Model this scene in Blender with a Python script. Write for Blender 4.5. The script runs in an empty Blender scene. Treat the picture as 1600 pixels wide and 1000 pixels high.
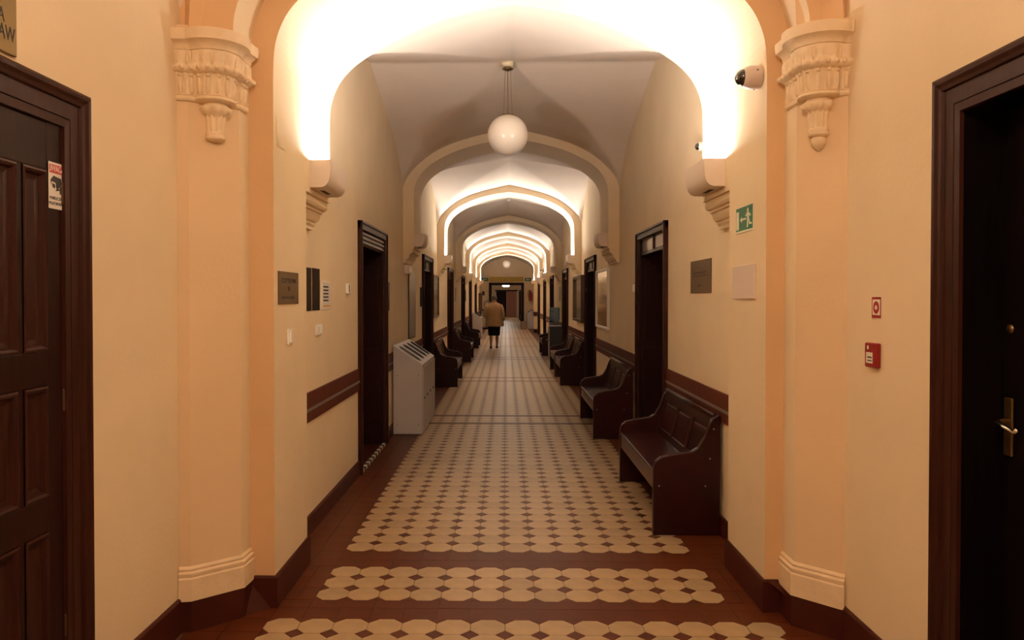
import bpy, bmesh, math, random
from mathutils import Matrix, Vector
R = math.radians
random.seed(7)
scene = bpy.context.scene
COL = scene.collection

# ---------------------------------------------------------------- camera
F_PX, YAW, PITCH = 1190.0, R(1.2), R(0.8)
VPX, VPY = 790.5, 466.0
CAMX, EYE = -0.063, 1.60
cam = bpy.data.cameras.new('camera')
cam.sensor_width = 36.0
cam.lens = F_PX / 1600 * 36.0
cam.shift_x = (800 - (VPX - F_PX * math.tan(YAW))) / 1600
cam.shift_y = ((VPY + F_PX * math.tan(PITCH)) - 500) / 1600
cam.clip_start = 0.05
cam.clip_end = 300
cam_ob = bpy.data.objects.new('camera', cam)
COL.objects.link(cam_ob)
cam_ob.location = (CAMX, 0, EYE)
cam_ob.rotation_euler = (math.pi / 2 - PITCH, 0, YAW)
scene.camera = cam_ob

# ---------------------------------------------------------------- world, exposure, light levels
world = bpy.data.worlds.new('world')
scene.world = world
world.use_nodes = True
world.node_tree.nodes['Background'].inputs[0].default_value = (0.02, 0.016, 0.012, 1)
world.node_tree.nodes['Background'].inputs[1].default_value = 0.3
vs = scene.view_settings
vs.view_transform = 'Standard'
vs.look = 'None'
vs.gamma = 1.0
vs.use_curve_mapping = False
vs.exposure = 0.12
try:
    scene.cycles.use_denoising = True
    scene.cycles.max_bounces = 10
    scene.cycles.diffuse_bounces = 6
    scene.cycles.sample_clamp_indirect = 8
except Exception:
    pass
UPLIGHT_L = 1020.0         # radiance of each lit cornice tube
UPLIGHT_COL = (1.0, 0.93, 0.85)
ASSUMED_HALL_LAMP = 74.0          # emission of the assumed, unseen globe that lights the entrance hall
ASSUMED_HALL_COL = (1.0, 0.77, 0.55)
FAR_LAMP = 30.0

# ---------------------------------------------------------------- materials
MATS = {}

def lin(c):
    return tuple(((v / 255) / 12.92 if v / 255 <= 0.04045 else ((v / 255 + 0.055) / 1.055) ** 2.4) for v in c)

def mat(name, col, rough=0.6, metal=0.0, noise=0.0, nscale=8.0, bump=0.0, bscale=60.0, spec=0.5,
        emit=None, estr=0.0, col2=None, coat=0.0, trans=0.0, stretch=None):
    m = bpy.data.materials.new(name)
    m.use_nodes = True
    nt = m.node_tree
    b = nt.nodes['Principled BSDF']
    b.inputs['Base Color'].default_value = (*col, 1)
    b.inputs['Roughness'].default_value = rough
    b.inputs['Metallic'].default_value = metal
    b.inputs['Specular IOR Level'].default_value = spec
    if coat:
        b.inputs['Coat Weight'].default_value = coat
        b.inputs['Coat Roughness'].default_value = 0.15
    if trans:
        b.inputs['Transmission Weight'].default_value = trans
    if emit:
        b.inputs['Emission Color'].default_value = (*emit, 1)
        b.inputs['Emission Strength'].default_value = estr
    tc = None
    if noise or bump:
        tc = nt.nodes.new('ShaderNodeTexCoord')
        src = tc.outputs['Object']
        if stretch:
            mp = nt.nodes.new('ShaderNodeMapping')
            mp.inputs['Scale'].default_value = stretch
            nt.links.new(src, mp.inputs['Vector'])
            src = mp.outputs['Vector']
    if noise:
        n = nt.nodes.new('ShaderNodeTexNoise')
        n.inputs['Scale'].default_value = nscale
        n.inputs['Detail'].default_value = 5
        nt.links.new(src, n.inputs['Vector'])
        rp = nt.nodes.new('ShaderNodeValToRGB')
        c2 = col2 or tuple(min(1, v * (1 + noise)) for v in col)
        c1 = tuple(v * (1 - noise) for v in col)
        rp.color_ramp.elements[0].position = 0.3
        rp.color_ramp.elements[1].position = 0.7
        rp.color_ramp.elements[0].color = (*c1, 1)
        rp.color_ramp.elements[1].color = (*c2, 1)
        nt.links.new(n.outputs['Fac'], rp.inputs['Fac'])
        nt.links.new(rp.outputs['Color'], b.inputs['Base Color'])
    if bump:
        n2 = nt.nodes.new('ShaderNodeTexNoise')
        n2.inputs['Scale'].default_value = bscale
        n2.inputs['Detail'].default_value = 4
        nt.links.new(src, n2.inputs['Vector'])
        bp = nt.nodes.new('ShaderNodeBump')
        bp.inputs['Strength'].default_value = bump
        bp.inputs['Distance'].default_value = 0.01
        nt.links.new(n2.outputs['Fac'], bp.inputs['Height'])
        nt.links.new(bp.outputs['Normal'], b.inputs['Normal'])
    MATS[name] = m
    return m

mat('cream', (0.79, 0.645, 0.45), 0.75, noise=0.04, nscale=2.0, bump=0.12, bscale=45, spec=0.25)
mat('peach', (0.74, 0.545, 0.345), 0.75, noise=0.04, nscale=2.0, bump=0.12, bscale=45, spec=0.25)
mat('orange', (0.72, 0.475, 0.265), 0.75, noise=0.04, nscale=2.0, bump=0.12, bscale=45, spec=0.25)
mat('vault', (0.79, 0.69, 0.605), 0.8, noise=0.03, nscale=2.5, bump=0.1, bscale=30, spec=0.2)
mat('stone', (0.78, 0.61, 0.41), 0.7, noise=0.06, nscale=14, bump=0.15, bscale=80, spec=0.25)
mat('skirting', (0.060, 0.012, 0.007), 0.45, noise=0.15, nscale=6, spec=0.2)
mat('dado', (0.098, 0.020, 0.011), 0.5, noise=0.12, nscale=7, spec=0.2)
mat('dado_strip', (0.22, 0.20, 0.18), 0.35, metal=0.3)
mat('octagon', (0.41, 0.285, 0.160), 0.34, noise=0.10, nscale=9, spec=0.45)
mat('octagon_worn', (0.37, 0.26, 0.15), 0.38, noise=0.10, nscale=9, spec=0.45)
mat('diamond', (0.092, 0.023, 0.010), 0.40, noise=0.15, nscale=12, spec=0.25)
mat('red_tile', (0.088, 0.019, 0.005), 0.40, noise=0.16, nscale=7, spec=0.25)
mat('grout', (0.11, 0.06, 0.035), 0.8)
mat('wood', (0.020, 0.0055, 0.004), 0.40, noise=0.3, nscale=5, spec=0.14, stretch=(9, 9, 0.8))
mat('wood_door', (0.012, 0.0035, 0.003), 0.45, noise=0.3, nscale=5, spec=0.10, stretch=(9, 9, 0.8))
mat('wood_casing', (0.036, 0.0095, 0.006), 0.38, noise=0.3, nscale=5, spec=0.18, stretch=(9, 9, 0.8))
mat('bench', (0.026, 0.0052, 0.0050), 0.30, noise=0.3, nscale=4, spec=0.25, stretch=(2, 8, 2))
mat('bench_rail_lit', (0.075, 0.032, 0.022), 0.35, noise=0.25, nscale=5, spec=0.35, stretch=(2, 8, 2))  # lighter than the bench: light caught on the front rail, put into the colour
mat('black_wood', (0.0045, 0.0022, 0.0024), 0.45, noise=0.3, nscale=5, spec=0.10, stretch=(9, 9, 0.8))
mat('void', (0.006, 0.004, 0.004), 0.6)
mat('fixture_white', (0.72, 0.61, 0.53), 0.5, spec=0.35)
mat('lamp_glow', (0.9, 0.9, 0.85), 0.5, emit=UPLIGHT_COL, estr=UPLIGHT_L)
mat('slot', (0.03, 0.025, 0.02), 0.7)
mat('opal', (0.86, 0.77, 0.66), 0.28, spec=0.5, coat=0.3)
mat('opal_assumed_lit', (0.9, 0.85, 0.75), 0.3, emit=ASSUMED_HALL_COL, estr=ASSUMED_HALL_LAMP)  # glow of the assumed hall globe
mat('far_lit', (0.9, 0.9, 0.85), 0.3, emit=(1.0, 0.9, 0.78), estr=FAR_LAMP)
mat('brass', (0.22, 0.145, 0.05), 0.45, metal=0.5, noise=0.1, nscale=4)
mat('old_brass', (0.24, 0.15, 0.06), 0.35, metal=0.9)
mat('hinge_dark', (0.09, 0.05, 0.03), 0.4, metal=0.6)
mat('enamel', (0.72, 0.62, 0.42), 0.4)
mat('wire', (0.25, 0.18, 0.10), 0.4, metal=0.7)
mat('bronze', (0.125, 0.078, 0.036), 0.6, metal=0.2, noise=0.1, nscale=10)
mat('bronze_ink', (0.02, 0.012, 0.007), 0.6)
mat('dark_plate', (0.026, 0.014, 0.009), 0.6, spec=0.08)
mat('paper', (0.70, 0.66, 0.62), 0.6)
mat('ink', (0.03, 0.025, 0.03), 0.7)
mat('orange_ink', (0.72, 0.33, 0.08), 0.6)
mat('plastic', (0.90, 0.88, 0.86), 0.45)
mat('plastic_dark', (0.25, 0.21, 0.17), 0.6)
mat('blank_plate', (0.72, 0.60, 0.53), 0.5)
mat('sign_green', (0.012, 0.14, 0.055), 0.4)
mat('sign_white', (0.78, 0.76, 0.62), 0.5)
mat('sign_red', (0.36, 0.008, 0.010), 0.4)
mat('alarm_red', (0.27, 0.008, 0.010), 0.35)
mat('sticker_red', (0.50, 0.03, 0.02), 0.5)
mat('cam_body', (0.62, 0.50, 0.43), 0.4)
mat('cam_dome', (0.008, 0.006, 0.006), 0.08, spec=0.8, coat=0.6)
mat('steel', (0.42, 0.41, 0.40), 0.28, metal=0.85)
mat('mirror', (0.55, 0.50, 0.45), 0.07, metal=1.0, noise=0.08, nscale=3)
mat('bin_white', (0.50, 0.46, 0.47), 0.42, spec=0.4)
mat('bin_seam', (0.10, 0.085, 0.075), 0.6)
mat('chrome', (0.75, 0.72, 0.68), 0.15, metal=1.0)
mat('black_rubber', (0.012, 0.011, 0.012), 0.6)
mat('glass_transom', (0.50, 0.43, 0.39), 0.12, spec=0.8, coat=0.5)  # pale base colour paints in the light the panes reflect
mat('header_grey', (0.075, 0.05, 0.04), 0.35, spec=0.5)
mat('picture_glass', (0.17, 0.13, 0.10), 0.1, spec=0.7, coat=0.5, noise=0.35, nscale=3)
mat('frame_brown', (0.075, 0.033, 0.014), 0.4)
mat('skin', (0.50, 0.28, 0.18), 0.55, spec=0.3)
mat('hair', (0.16, 0.12, 0.095), 0.6, noise=0.3, nscale=60)
mat('jacket', (0.56, 0.37, 0.20), 0.85, noise=0.08, nscale=12, bump=0.2, bscale=40, spec=0.15)
mat('skirt', (0.010, 0.012, 0.020), 0.8, spec=0.2)
mat('shoe', (0.02, 0.013, 0.012), 0.5)
mat('bottle_blue', (0.25, 0.36, 0.44), 0.12, spec=0.6, trans=0.55)
mat('water', (0.30, 0.42, 0.50), 0.1, spec=0.6, trans=0.3)
mat('cooler_dark', (0.025, 0.025, 0.03), 0.35)
mat('cooler_grey', (0.40, 0.38, 0.37), 0.35, metal=0.4)
mat('extinguisher', (0.26, 0.012, 0.012), 0.3)
mat('banner_yellow', (0.46, 0.32, 0.06), 0.6, noise=0.1, nscale=12)
mat('desk_panel', (0.42, 0.33, 0.25), 0.5)
mat('leaf_green', (0.09, 0.11, 0.05), 0.6)
mat('far_door', (0.40, 0.17, 0.12), 0.5)
mat('basket', (0.35, 0.26, 0.17), 0.7)

# ---------------------------------------------------------------- helpers
class MB:
    def __init__(self):
        self.v, self.f, self.m = [], [], []
    def _add(self, vs_, fs, mi=0):
        o = len(self.v)
        self.v += [tuple(p) for p in vs_]
        for q in fs:
            self.f.append([i + o for i in q])
            self.m.append(mi)
        return self
    def box(self, x0, x1, y0, y1, z0, z1, mi=0):
        x0, x1 = min(x0, x1), max(x0, x1)
        y0, y1 = min(y0, y1), max(y0, y1)
        z0, z1 = min(z0, z1), max(z0, z1)
        v = [(x0, y0, z0), (x1, y0, z0), (x1, y1, z0), (x0, y1, z0), (x0, y0, z1), (x1, y0, z1), (x1, y1, z1), (x0, y1, z1)]
        f = [(0, 3, 2, 1), (4, 5, 6, 7), (0, 1, 5, 4), (1, 2, 6, 5), (2, 3, 7, 6), (3, 0, 4, 7)]
        return self._add(v, f, mi)
    def prism(self, poly, a, b, axis='z', mi=0):
        """poly in 2D, extruded between a and b: axis z -> (x,y), y -> (x,z), x -> (y,z)"""
        n = len(poly)
        def P(p, t):
            return (p[0], p[1], t) if axis == 'z' else ((p[0], t, p[1]) if axis == 'y' else (t, p[0], p[1]))
        v = [P(p, a) for p in poly] + [P(p, b) for p in poly]
        f = [list(range(n)), list(range(2 * n - 1, n - 1, -1))]
        f += [(i, i + n, (i + 1) % n + n, (i + 1) % n) for i in range(n)]
        return self._add(v, f, mi)
    def lathe(self, prof, seg=24, c=(0, 0, 0), axis='z', mi=0, mod=None):
        """prof: list of (r, h)"""
        v, f = [], []
        n = len(prof)
        for k in range(seg):
            a = 2 * math.pi * k / seg
            for i, (r, h) in enumerate(prof):
                rr = r * (mod(a, i) if mod else 1)
                x, y = rr * math.cos(a), rr * math.sin(a)
                p = (x, y, h) if axis == 'z' else ((x, h, y) if axis == 'y' else (h, x, y))
                v.append((p[0] + c[0], p[1] + c[1], p[2] + c[2]))
        for k in range(seg):
            k2 = (k + 1) % seg
            for i in range(n - 1):
                f.append((k * n + i, k2 * n + i, k2 * n + i + 1, k * n + i + 1))
        f.append([k * n for k in range(seg)][::-1])
        f.append([k * n + n - 1 for k in range(seg)])
        return self._add(v, f, mi)
    def loft(self, rings, cap=True, mi=0):
        n = len(rings[0])
        v = [p for r in rings for p in r]
        f = []
        for i in range(len(rings) - 1):
            for k in range(n):
                k2 = (k + 1) % n
                f.append((i * n + k, i * n + k2, (i + 1) * n + k2, (i + 1) * n + k))
        if cap:
            f.append(list(range(n))[::-1])
            f.append([(len(rings) - 1) * n + k for k in range(n)])
        return self._add(v, f, mi)
    def tube(self, path, r, seg=8, mi=0):
        pts = [Vector(p) for p in path]
        rs = r if isinstance(r, (list, tuple)) else [r] * len(pts)
        rings = []
        for i, p in enumerate(pts):
            d = (pts[min(i + 1, len(pts) - 1)] - pts[max(i - 1, 0)]).normalized()
            u = d.orthogonal().normalized() if i == 0 else (prev - d * prev.dot(d)).normalized()
            prev = u
            w = d.cross(u)
            rings.append([tuple(p + rs[i] * (math.cos(2 * math.pi * k / seg) * u + math.sin(2 * math.pi * k / seg) * w)) for k in range(seg)])
        return self.loft(rings, True, mi)
    def grid(self, fn, nu, nv, mi=0):
        v = [fn(i / nu, j / nv) for i in range(nu + 1) for j in range(nv + 1)]
        f = [(i * (nv + 1) + j, (i + 1) * (nv + 1) + j, (i + 1) * (nv + 1) + j + 1, i * (nv + 1) + j + 1) for i in range(nu) for j in range(nv)]
        return self._add(v, f, mi)
    def build(self, name, mats, parent=None, smooth=False, bevel=0.0, fix=True, angle=None, segs=2):
        me = bpy.data.meshes.new(name)
        me.from_pydata(self.v, [], self.f)
        for m in (mats if isinstance(mats, (list, tuple)) else [mats]):
            me.materials.append(MATS[m])
        me.polygons.foreach_set('material_index', self.m)
        if fix:
            bm = bmesh.new()
            bm.from_mesh(me)
            bmesh.ops.recalc_face_normals(bm, faces=bm.faces)
            bm.to_mesh(me)
            bm.free()
        if smooth or angle:
            me.polygons.foreach_set('use_smooth', [True] * len(me.polygons))
        o = bpy.data.objects.new(name, me)
        COL.objects.link(o)
        if parent:
            o.parent = parent
        if bevel:
            b = o.modifiers.new('bevel', 'BEVEL')
            b.width = bevel
            b.segments = segs
            b.limit_method = 'ANGLE'
            b.angle_limit = R(40)
        if angle:
            try:
                me.set_sharp_from_angle(angle=R(angle))
            except Exception:
                pass
        return o

def tag(o, label=None, cat=None, group=None, kind=None):
    if label: o['label'] = label
    if cat: o['category'] = cat
    if group: o['group'] = group
    if kind: o['kind'] = kind
    return o

def empty(name, loc=(0, 0, 0), mtx=None):
    o = bpy.data.objects.new(name, None)
    o.empty_display_size = 0.1
    COL.objects.link(o)
    if mtx is not None:
        o.matrix_world = mtx
    else:
        o.location = loc
    return o

def copy_tree(o, parent=None):
    c = o.copy()
    COL.objects.link(c)
    if parent:
        c.parent = parent
        c.matrix_parent_inverse = o.matrix_parent_inverse.copy()
    for ch in list(o.children):
        copy_tree(ch, c)
    return c

def wall_frame(side, x, y, z):
    """local x = to the viewer's right, local y = up, local z = out of the wall"""
    if side == 'L':
        u, w = (0, 1, 0), (1, 0, 0)
    elif side == 'R':
        u, w = (0, -1, 0), (-1, 0, 0)
    elif side == 'E':
        u, w = (1, 0, 0), (0, -1, 0)
    v = (0, 0, 1)
    return Matrix(((u[0], v[0], w[0], x), (u[1], v[1], w[1], y), (u[2], v[2], w[2], z), (0, 0, 0, 1)))

def text(name, body, size, loc, material, parent, align='CENTER', sx=1.0, bold=0.0):
    c = bpy.data.curves.new(name, 'FONT')
    c.body = body
    c.size = size
    c.align_x = align
    c.align_y = 'CENTER'
    c.extrude = 0.0006
    c.offset = bold
    c.materials.append(MATS[material])
    tmp = bpy.data.objects.new(name, c)
    COL.objects.link(tmp)
    dg = bpy.context.evaluated_depsgraph_get()
    me = bpy.data.meshes.new_from_object(tmp.evaluated_get(dg))
    bpy.data.objects.remove(tmp)
    bpy.data.curves.remove(c)
    o = bpy.data.objects.new(name, me)
    COL.objects.link(o)
    o.parent = parent
    o.location = loc
    o.scale = (sx, 1, 1)
    return o

def catmull(pts, n=6):
    out = []
    P = [pts[0]] + list(pts) + [pts[-1]]
    for i in range(1, len(P) - 2):
        p0, p1, p2, p3 = P[i - 1], P[i], P[i + 1], P[i + 2]
        for k in range(n):
            t = k / n
            out.append(tuple(0.5 * ((2 * p1[j]) + (-p0[j] + p2[j]) * t + (2 * p0[j] - 5 * p1[j] + 4 * p2[j] - p3[j]) * t * t + (-p0[j] + 3 * p1[j] - 3 * p2[j] + p3[j]) * t ** 3) for j in range(2)))
    out.append(tuple(pts[-1]))
    return out

def interp(pts, x):
    if x <= pts[0][0]: return pts[0][1]
    for (a, b), (c, d) in zip(pts, pts[1:]):
        if x <= c:
            return b + (d - b) * (x - a) / (c - a) if c > a else d
    return pts[-1][1]

def offset_path(path, d):
    """offset an open polyline to its right-hand side (seen from above, walking along it) by d, mitred"""
    out = []
    n = len(path)
    dirs = []
    for i in range(n - 1):
        dx, dy = path[i + 1][0] - path[i][0], path[i + 1][1] - path[i][1]
        L = math.hypot(dx, dy)
        dirs.append((dx / L, dy / L))
    for i in range(n):
        a = dirs[max(i - 1, 0)]
        b = dirs[min(i, n - 2)]
        na, nb = (a[1], -a[0]), (b[1], -b[0])
        mx, my = na[0] + nb[0], na[1] + nb[1]
        k = mx * mx + my * my
        s = 2.0 / k if k > 0.2 else 1.0
        out.append((path[i][0] + d * mx * s, path[i][1] + d * my * s))
    return out

def path_mould(mb, path, prof, mi=0, flip=1):
    """sweep a moulding profile [(offset, z)...] along a plan polyline"""
    rows = [[(p[0], p[1], z) for p in offset_path(path, d * flip)] for d, z in prof]
    n = len(path)
    v = [p for r in rows for p in r]
    f = []
    for i in range(len(rows) - 1):
        for k in range(n - 1):
            f.append((i * n + k, i * n + k + 1, (i + 1) * n + k + 1, (i + 1) * n + k))
    f.append([i * n for i in range(len(rows))])
    f.append([i * n + n - 1 for i in range(len(rows))][::-1])
    f.append([k for k in range(n)] + [(len(rows) - 1) * n + k for k in range(n - 1, -1, -1)])
    mb._add(v, f, mi)

# ---------------------------------------------------------------- plan of the place
BAYX = 1.40                # corridor wall faces
ARCX = 1.258               # arch reveals
HALL_L, HALL_R = -1.627, 1.52
HALL_BACK = -3.6
A1 = (3.90, 5.15)
PIER1 = 4.54
ARCHES = [A1, (9.88, 10.68), (14.80, 15.60), (20.20, 21.00), (25.20, 26.00), (30.30, 31.10), (35.50, 36.30)]
LIT = {0, 2, 4, 5, 6}
END = 41.0
TOP = 4.75
CORB_T, CORB_B = 2.275, 2.06

def sym(half):
    return half + [(-x, z) for x, z in half[-2::-1]]

IN1 = sym(catmull([(-1.258, 2.72), (-1.247, 2.90), (-1.192, 3.045), (-1.097, 3.155), (-.970, 3.245), (-.823, 3.33), (-.611, 3.43), (-.401, 3.50), (-.147, 3.553), (0, 3.572)], 5))
IN2 = sym(catmull([(-1.258, 2.90), (-1.243, 3.06), (-1.165, 3.215), (-1.02, 3.347), (-.816, 3.459), (-.608, 3.54), (-.317, 3.615), (0, 3.66)], 6))
OUT2 = catmull([(-1.40, 3.03), (-1.357, 3.147), (-1.232, 3.305), (-1.024, 3.472), (-.774, 3.597), (-.483, 3.688), (-.28, 3.738), (0, 3.80)], 6)
OUT1 = sym(catmull([(-1.37, 2.87), (-1.363, 2.96), (-1.315, 3.10), (-1.215, 3.25), (-1.07, 3.37), (-.87, 3.48), (-.6, 3.58), (-.3, 3.665), (0, 3.71)], 5))

# ---------------------------------------------------------------- arches
def arch_ring(name, prof, y0, y1, zb, front, soffit, piers=(), outer=1.75, label='', top=TOP):
    mb = MB()
    poly = [(-ARCX if prof is not OUT1 else -1.37, zb)] + prof + [((ARCX if prof is not OUT1 else 1.37), zb)]
    n = len(poly)
    L = [(-outer, zb), (-outer, top)]
    Rr = [(outer, top), (outer, zb)]
    # front and back faces as quads between intrados and a top line
    for yy, fl in ((y0, 0), (y1, 1)):
        ins = [(p[0], yy, p[1]) for p in poly]
        outs = []
        for i, p in enumerate(poly):
            t = i / (n - 1)
            if i == 0: outs.append((-outer, yy, zb))
            elif i == n - 1: outs.append((outer, yy, zb))
            else:
                outs.append((max(-outer, min(outer, p[0] * 1.6)), yy, top if abs(p[0]) * 1.6 < outer else min(top, p[1] + 0.9)))
        fs = [(i, i + 1, n + i + 1, n + i) for i in range(n - 1)]
        mb._add(ins + outs, fs, 0)
    v = [(p[0], y0, p[1]) for p in poly] + [(p[0], y1, p[1]) for p in poly]
    mb._add(v, [(i, i + 1, n + i + 1, n + i) for i in range(n - 1)], 1)
    for s in piers:
        side, ya, yb = s
        mb.box(side * ARCX, side * outer, ya, yb, 0, zb, 1)
        for q in range(len(mb.f) - 6, len(mb.f)):
            if all(abs(mb.v[k][1] - ya) < 1e-6 for k in mb.f[q]): mb.m[q] = 0
    o = mb.build(name, [front, soffit], None, fix=False)
    # reveal and front of the square piers
    return tag(o, label, 'arch', kind='structure')

ORD = ['first', 'second', 'third', 'fourth', 'fifth', 'sixth', 'seventh']
arch_obs = []
for i, (ya, yb) in enumerate(ARCHES):
    piers = [(-1, ya, PIER1), (1, ya, PIER1)] if i == 0 else ([(1, ya, yb)] if i == 6 else [])
    lab = ('thick bright cream arch framing the corridor, between the two carved capitals' if i == 0 else
           f'{ORD[i]} flattened plaster arch down the corridor, {"lit white underneath" if i in LIT else "unlit and tan underneath"}')
    o = arch_ring(f'trim_{i+1}', IN1 if i == 0 else IN2, ya, yb, CORB_T, 'orange' if i == 0 else 'cream', 'cream', piers, label=lab)
    arch_obs.append(o)
    # stepped plaster corbels under the springing
    cp = [(0.0, CORB_B), (0.030, CORB_B), (0.030, CORB_B + .02), (0.044, CORB_B + .035), (0.044, CORB_B + .052), (0.058, CORB_B + .052),
          (0.072, CORB_B + .068), (0.080, CORB_B + .09), (0.082, CORB_B + .108), (0.096, CORB_B + .108), (0.096, CORB_B + .122), (0.118, CORB_B + .128), (0.128, CORB_B + .142), (0.130, CORB_B + .158),
          (0.122, CORB_B + .172), (0.122, CORB_B + .182), (0.142, CORB_B + .182), (0.142, CORB_T), (-0.05, CORB_T), (-0.05, CORB_B)]
    for s in (-1, 1):
        if i == 6 and s == 1: continue
        y0c = PIER1 if i == 0 else ya
        c = MB().prism([(s * (BAYX - d), z) for d, z in cp], y0c, yb, 'y').build('corbel', 'cream', o, angle=22)
        c['label'] = 'stepped plaster corbel carrying the arch end'

# outer order of the first arch, standing on the capitals
o = arch_ring('trim_8', OUT1, 3.64, 3.905, 2.86, 'orange', 'cream', (), outer=2.0, label='outer step of the near arch resting on the carved capitals')

# pilasters beside the first arch
PL = [(HALL_L, 3.60), (-1.576, 3.61), (-1.392, 3.78), (-1.385, 3.90)]
PR = [(HALL_R, 3.57), (1.505, 3.58), (1.349, 3.74), (1.348, 3.90)]
for nm, P, s, lab in (('trim_9', PL, -1, 'chamfered orange pilaster below the capital with the blunt pendant'), ('trim_10', PR, 1, 'chamfered orange pilaster below the capital with the ball-tipped pendant')):
    poly = P + [(s * ARCX, 3.905), (s * 2.0, 3.905), (s * 2.0, P[0][1])]
    mb = MB()
    n = len(P)
    Z1 = 2.90
    for k in range(n - 1):
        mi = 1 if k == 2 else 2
        a, b = P[k], P[k + 1]
        mb._add([(a[0], a[1], 0), (b[0], b[1], 0), (b[0], b[1], Z1), (a[0], a[1], Z1)], [(0, 1, 2, 3)], mi)
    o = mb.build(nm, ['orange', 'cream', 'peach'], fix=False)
    tag(o, lab, 'pilaster', kind='structure')
    b = MB()
    path_mould(b, P, [(0, .15), (.022, .15), (.022, .255), (.016, .262), (.020, .272), (.020, .282), (.008, .290), (.012, .300), (.006, .308), (0, .312)], flip=1 if s < 0 else -1)
    b.build('plinth', 'stone', o, angle=30)

# ---------------------------------------------------------------- vaults
def vault(mb, x0, x1, y0, y1, zl, crown, spring, nx=84, ny=96, pw=1.0, mi=0):
    b = (y1 - y0) / 2
    ym = (y0 + y1) / 2
    tp = catmull([(0, crown), (.12, crown - .060), (.28, crown - .155), (.50, crown - .29), (.72, crown - .46), (.90, crown - .70), (1.0, spring)], 6)
    zc = max(z for _, z in zl)
    def fn(i, j):
        x = x0 + (x1 - x0) * i
        y = y0 + (y1 - y0) * j
        u = abs(y - ym) / b
        a = interp(zl, -abs(x - (x0 + x1) / 2)) + (crown - zc) * max(0.0, 1 - u) ** 2.5
        c = interp(tp, u)
        k = 0.008   # soft groin
        h = max(0, min(1, 0.5 + 0.5 * (a - c) / k))
        return (x, y, c * (1 - h) + a * h + k * h * (1 - h))
    mb.grid(fn, nx, ny, mi)

ceil = empty('ceiling')
tag(ceil, 'pale groin vaults over the long corridor', 'ceiling', kind='structure')
for i in range(len(ARCHES)):
    y0 = ARCHES[i][1]
    y1 = ARCHES[i + 1][0] if i + 1 < len(ARCHES) else END
    mb = MB()
    vault(mb, -BAYX - .004, BAYX + .004, y0 - .004, y1 + .004, OUT2, 3.92, 2.95, nx=84 if i < 3 else 48, ny=96 if i < 3 else 48)
    mb.build('vault', 'vault', ceil, smooth=True, fix=False)
mb = MB()
HOUT = catmull([(-1.58, 2.9), (-1.55, 3.05), (-1.42, 3.3), (-1.2, 3.55), (-.9, 3.78), (-.5, 3.98), (0, 4.1)], 5)
vault(mb, HALL_L - .01, HALL_R + .01, HALL_BACK, 3.645, HOUT, 4.25, 2.95, nx=40, ny=48)
mb.build('vault', 'vault', ceil, smooth=True, fix=False)
# diagonal ribs rising from the capitals
for P, s in ((PL, -1), (PR, 1)):
    a, b = Vector((*P[1], 0)), Vector((*P[2], 0))
    c = (a + b) / 2
    t = (b - a).normalized()
    nrm = Vector((-s * abs(t.y), -abs(t.x), 0))
    rings = []
    for k in range(9):
        q = k / 8
        ang = q * R(62)
        Rr = 2.6
        off = 0.005 + Rr * (1 - math.cos(ang))
        z = 2.85 + Rr * 0.55 * math.sin(ang)
        ctr = c + nrm * off
        hw = (b - a).length / 2 * (1 - .1 * q)
        bk = -nrm * 0.35 + Vector((0, 0, 0.25 * q))
        rings.append([tuple(ctr - t * hw + Vector((0, 0, z))), tuple(ctr + t * hw + Vector((0, 0, z))), tuple(ctr + t * hw + bk + Vector((0, 0, z))), tuple(ctr - t * hw + bk + Vector((0, 0, z)))])
    MB().loft(rings).build('vault_rib', 'orange', ceil)

# ---------------------------------------------------------------- walls with door openings
DOORW = 1.36   # clear opening between casings
def dspan(yc): return (yc - DOORW / 2, yc + DOORW / 2)
DL = [7.60, 12.85, 18.10, 23.45, 28.20, 33.2]
DR = [7.66, 13.10, 18.60, 24.00, 28.40, 33.4]
OPEN_H = 2.23
def side_wall(name, s, doors, label):
    mb = MB()
    xa, xb = s * BAYX, s * (BAYX + .42)
    ys = [PIER1 - .02]
    for d in doors:
        a, b = dspan(d)
        mb.box(xa, xb, ys[-1], a, -.02, TOP)
        mb.box(xa, xb, a, b, OPEN_H, TOP)
        ys.append(b)
    mb.box(xa, xb, ys[-1], END + .3, -.02, TOP)
    return tag(mb.build(name, 'cream'), label, 'wall', kind='structure')
wl = side_wall('wall_left', -1, DL, 'cream corridor wall on the side of the large white bin')
wr = side_wall('wall_right', 1, DR, 'cream corridor wall on the side of the running-man sign')

# entrance hall walls
HDL = (1.45, 2.795)
HDR = (1.44, 2.820)
def hall_wall(name, s, x, span, zt, y_end, label):
    mb = MB()
    ow = .125     # a little less than the casing width
    a, b = span[0] + ow, span[1] - ow
    xo = x + s * .4
    mb.box(x, xo, HALL_BACK, a, -.02, TOP)
    mb.box(x, xo, a, b, zt - ow, TOP)
    mb.box(x, xo, b, y_end, -.02, TOP)
    mb.box(x, xo, y_end, 3.70, 2.868, TOP)
    return tag(mb.build(name, 'cream'), label, 'wall', kind='structure')
hall_wall('wall_hall_left', -1, HALL_L, HDL, 2.34, 3.60, 'cream hall wall beside the panelled door with the camera sticker')
hall_wall('wall_hall_right', 1, HALL_R, HDR, 2.387, 3.57, 'cream hall wall beside the black door, with two red fire signs')
tag(MB().box(HALL_L - .4, HALL_R + .4, HALL_BACK - .3, HALL_BACK, -.02, TOP).build('wall_back', 'cream'), 'cream wall closing the hall behind the viewer', 'wall', kind='structure')

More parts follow.
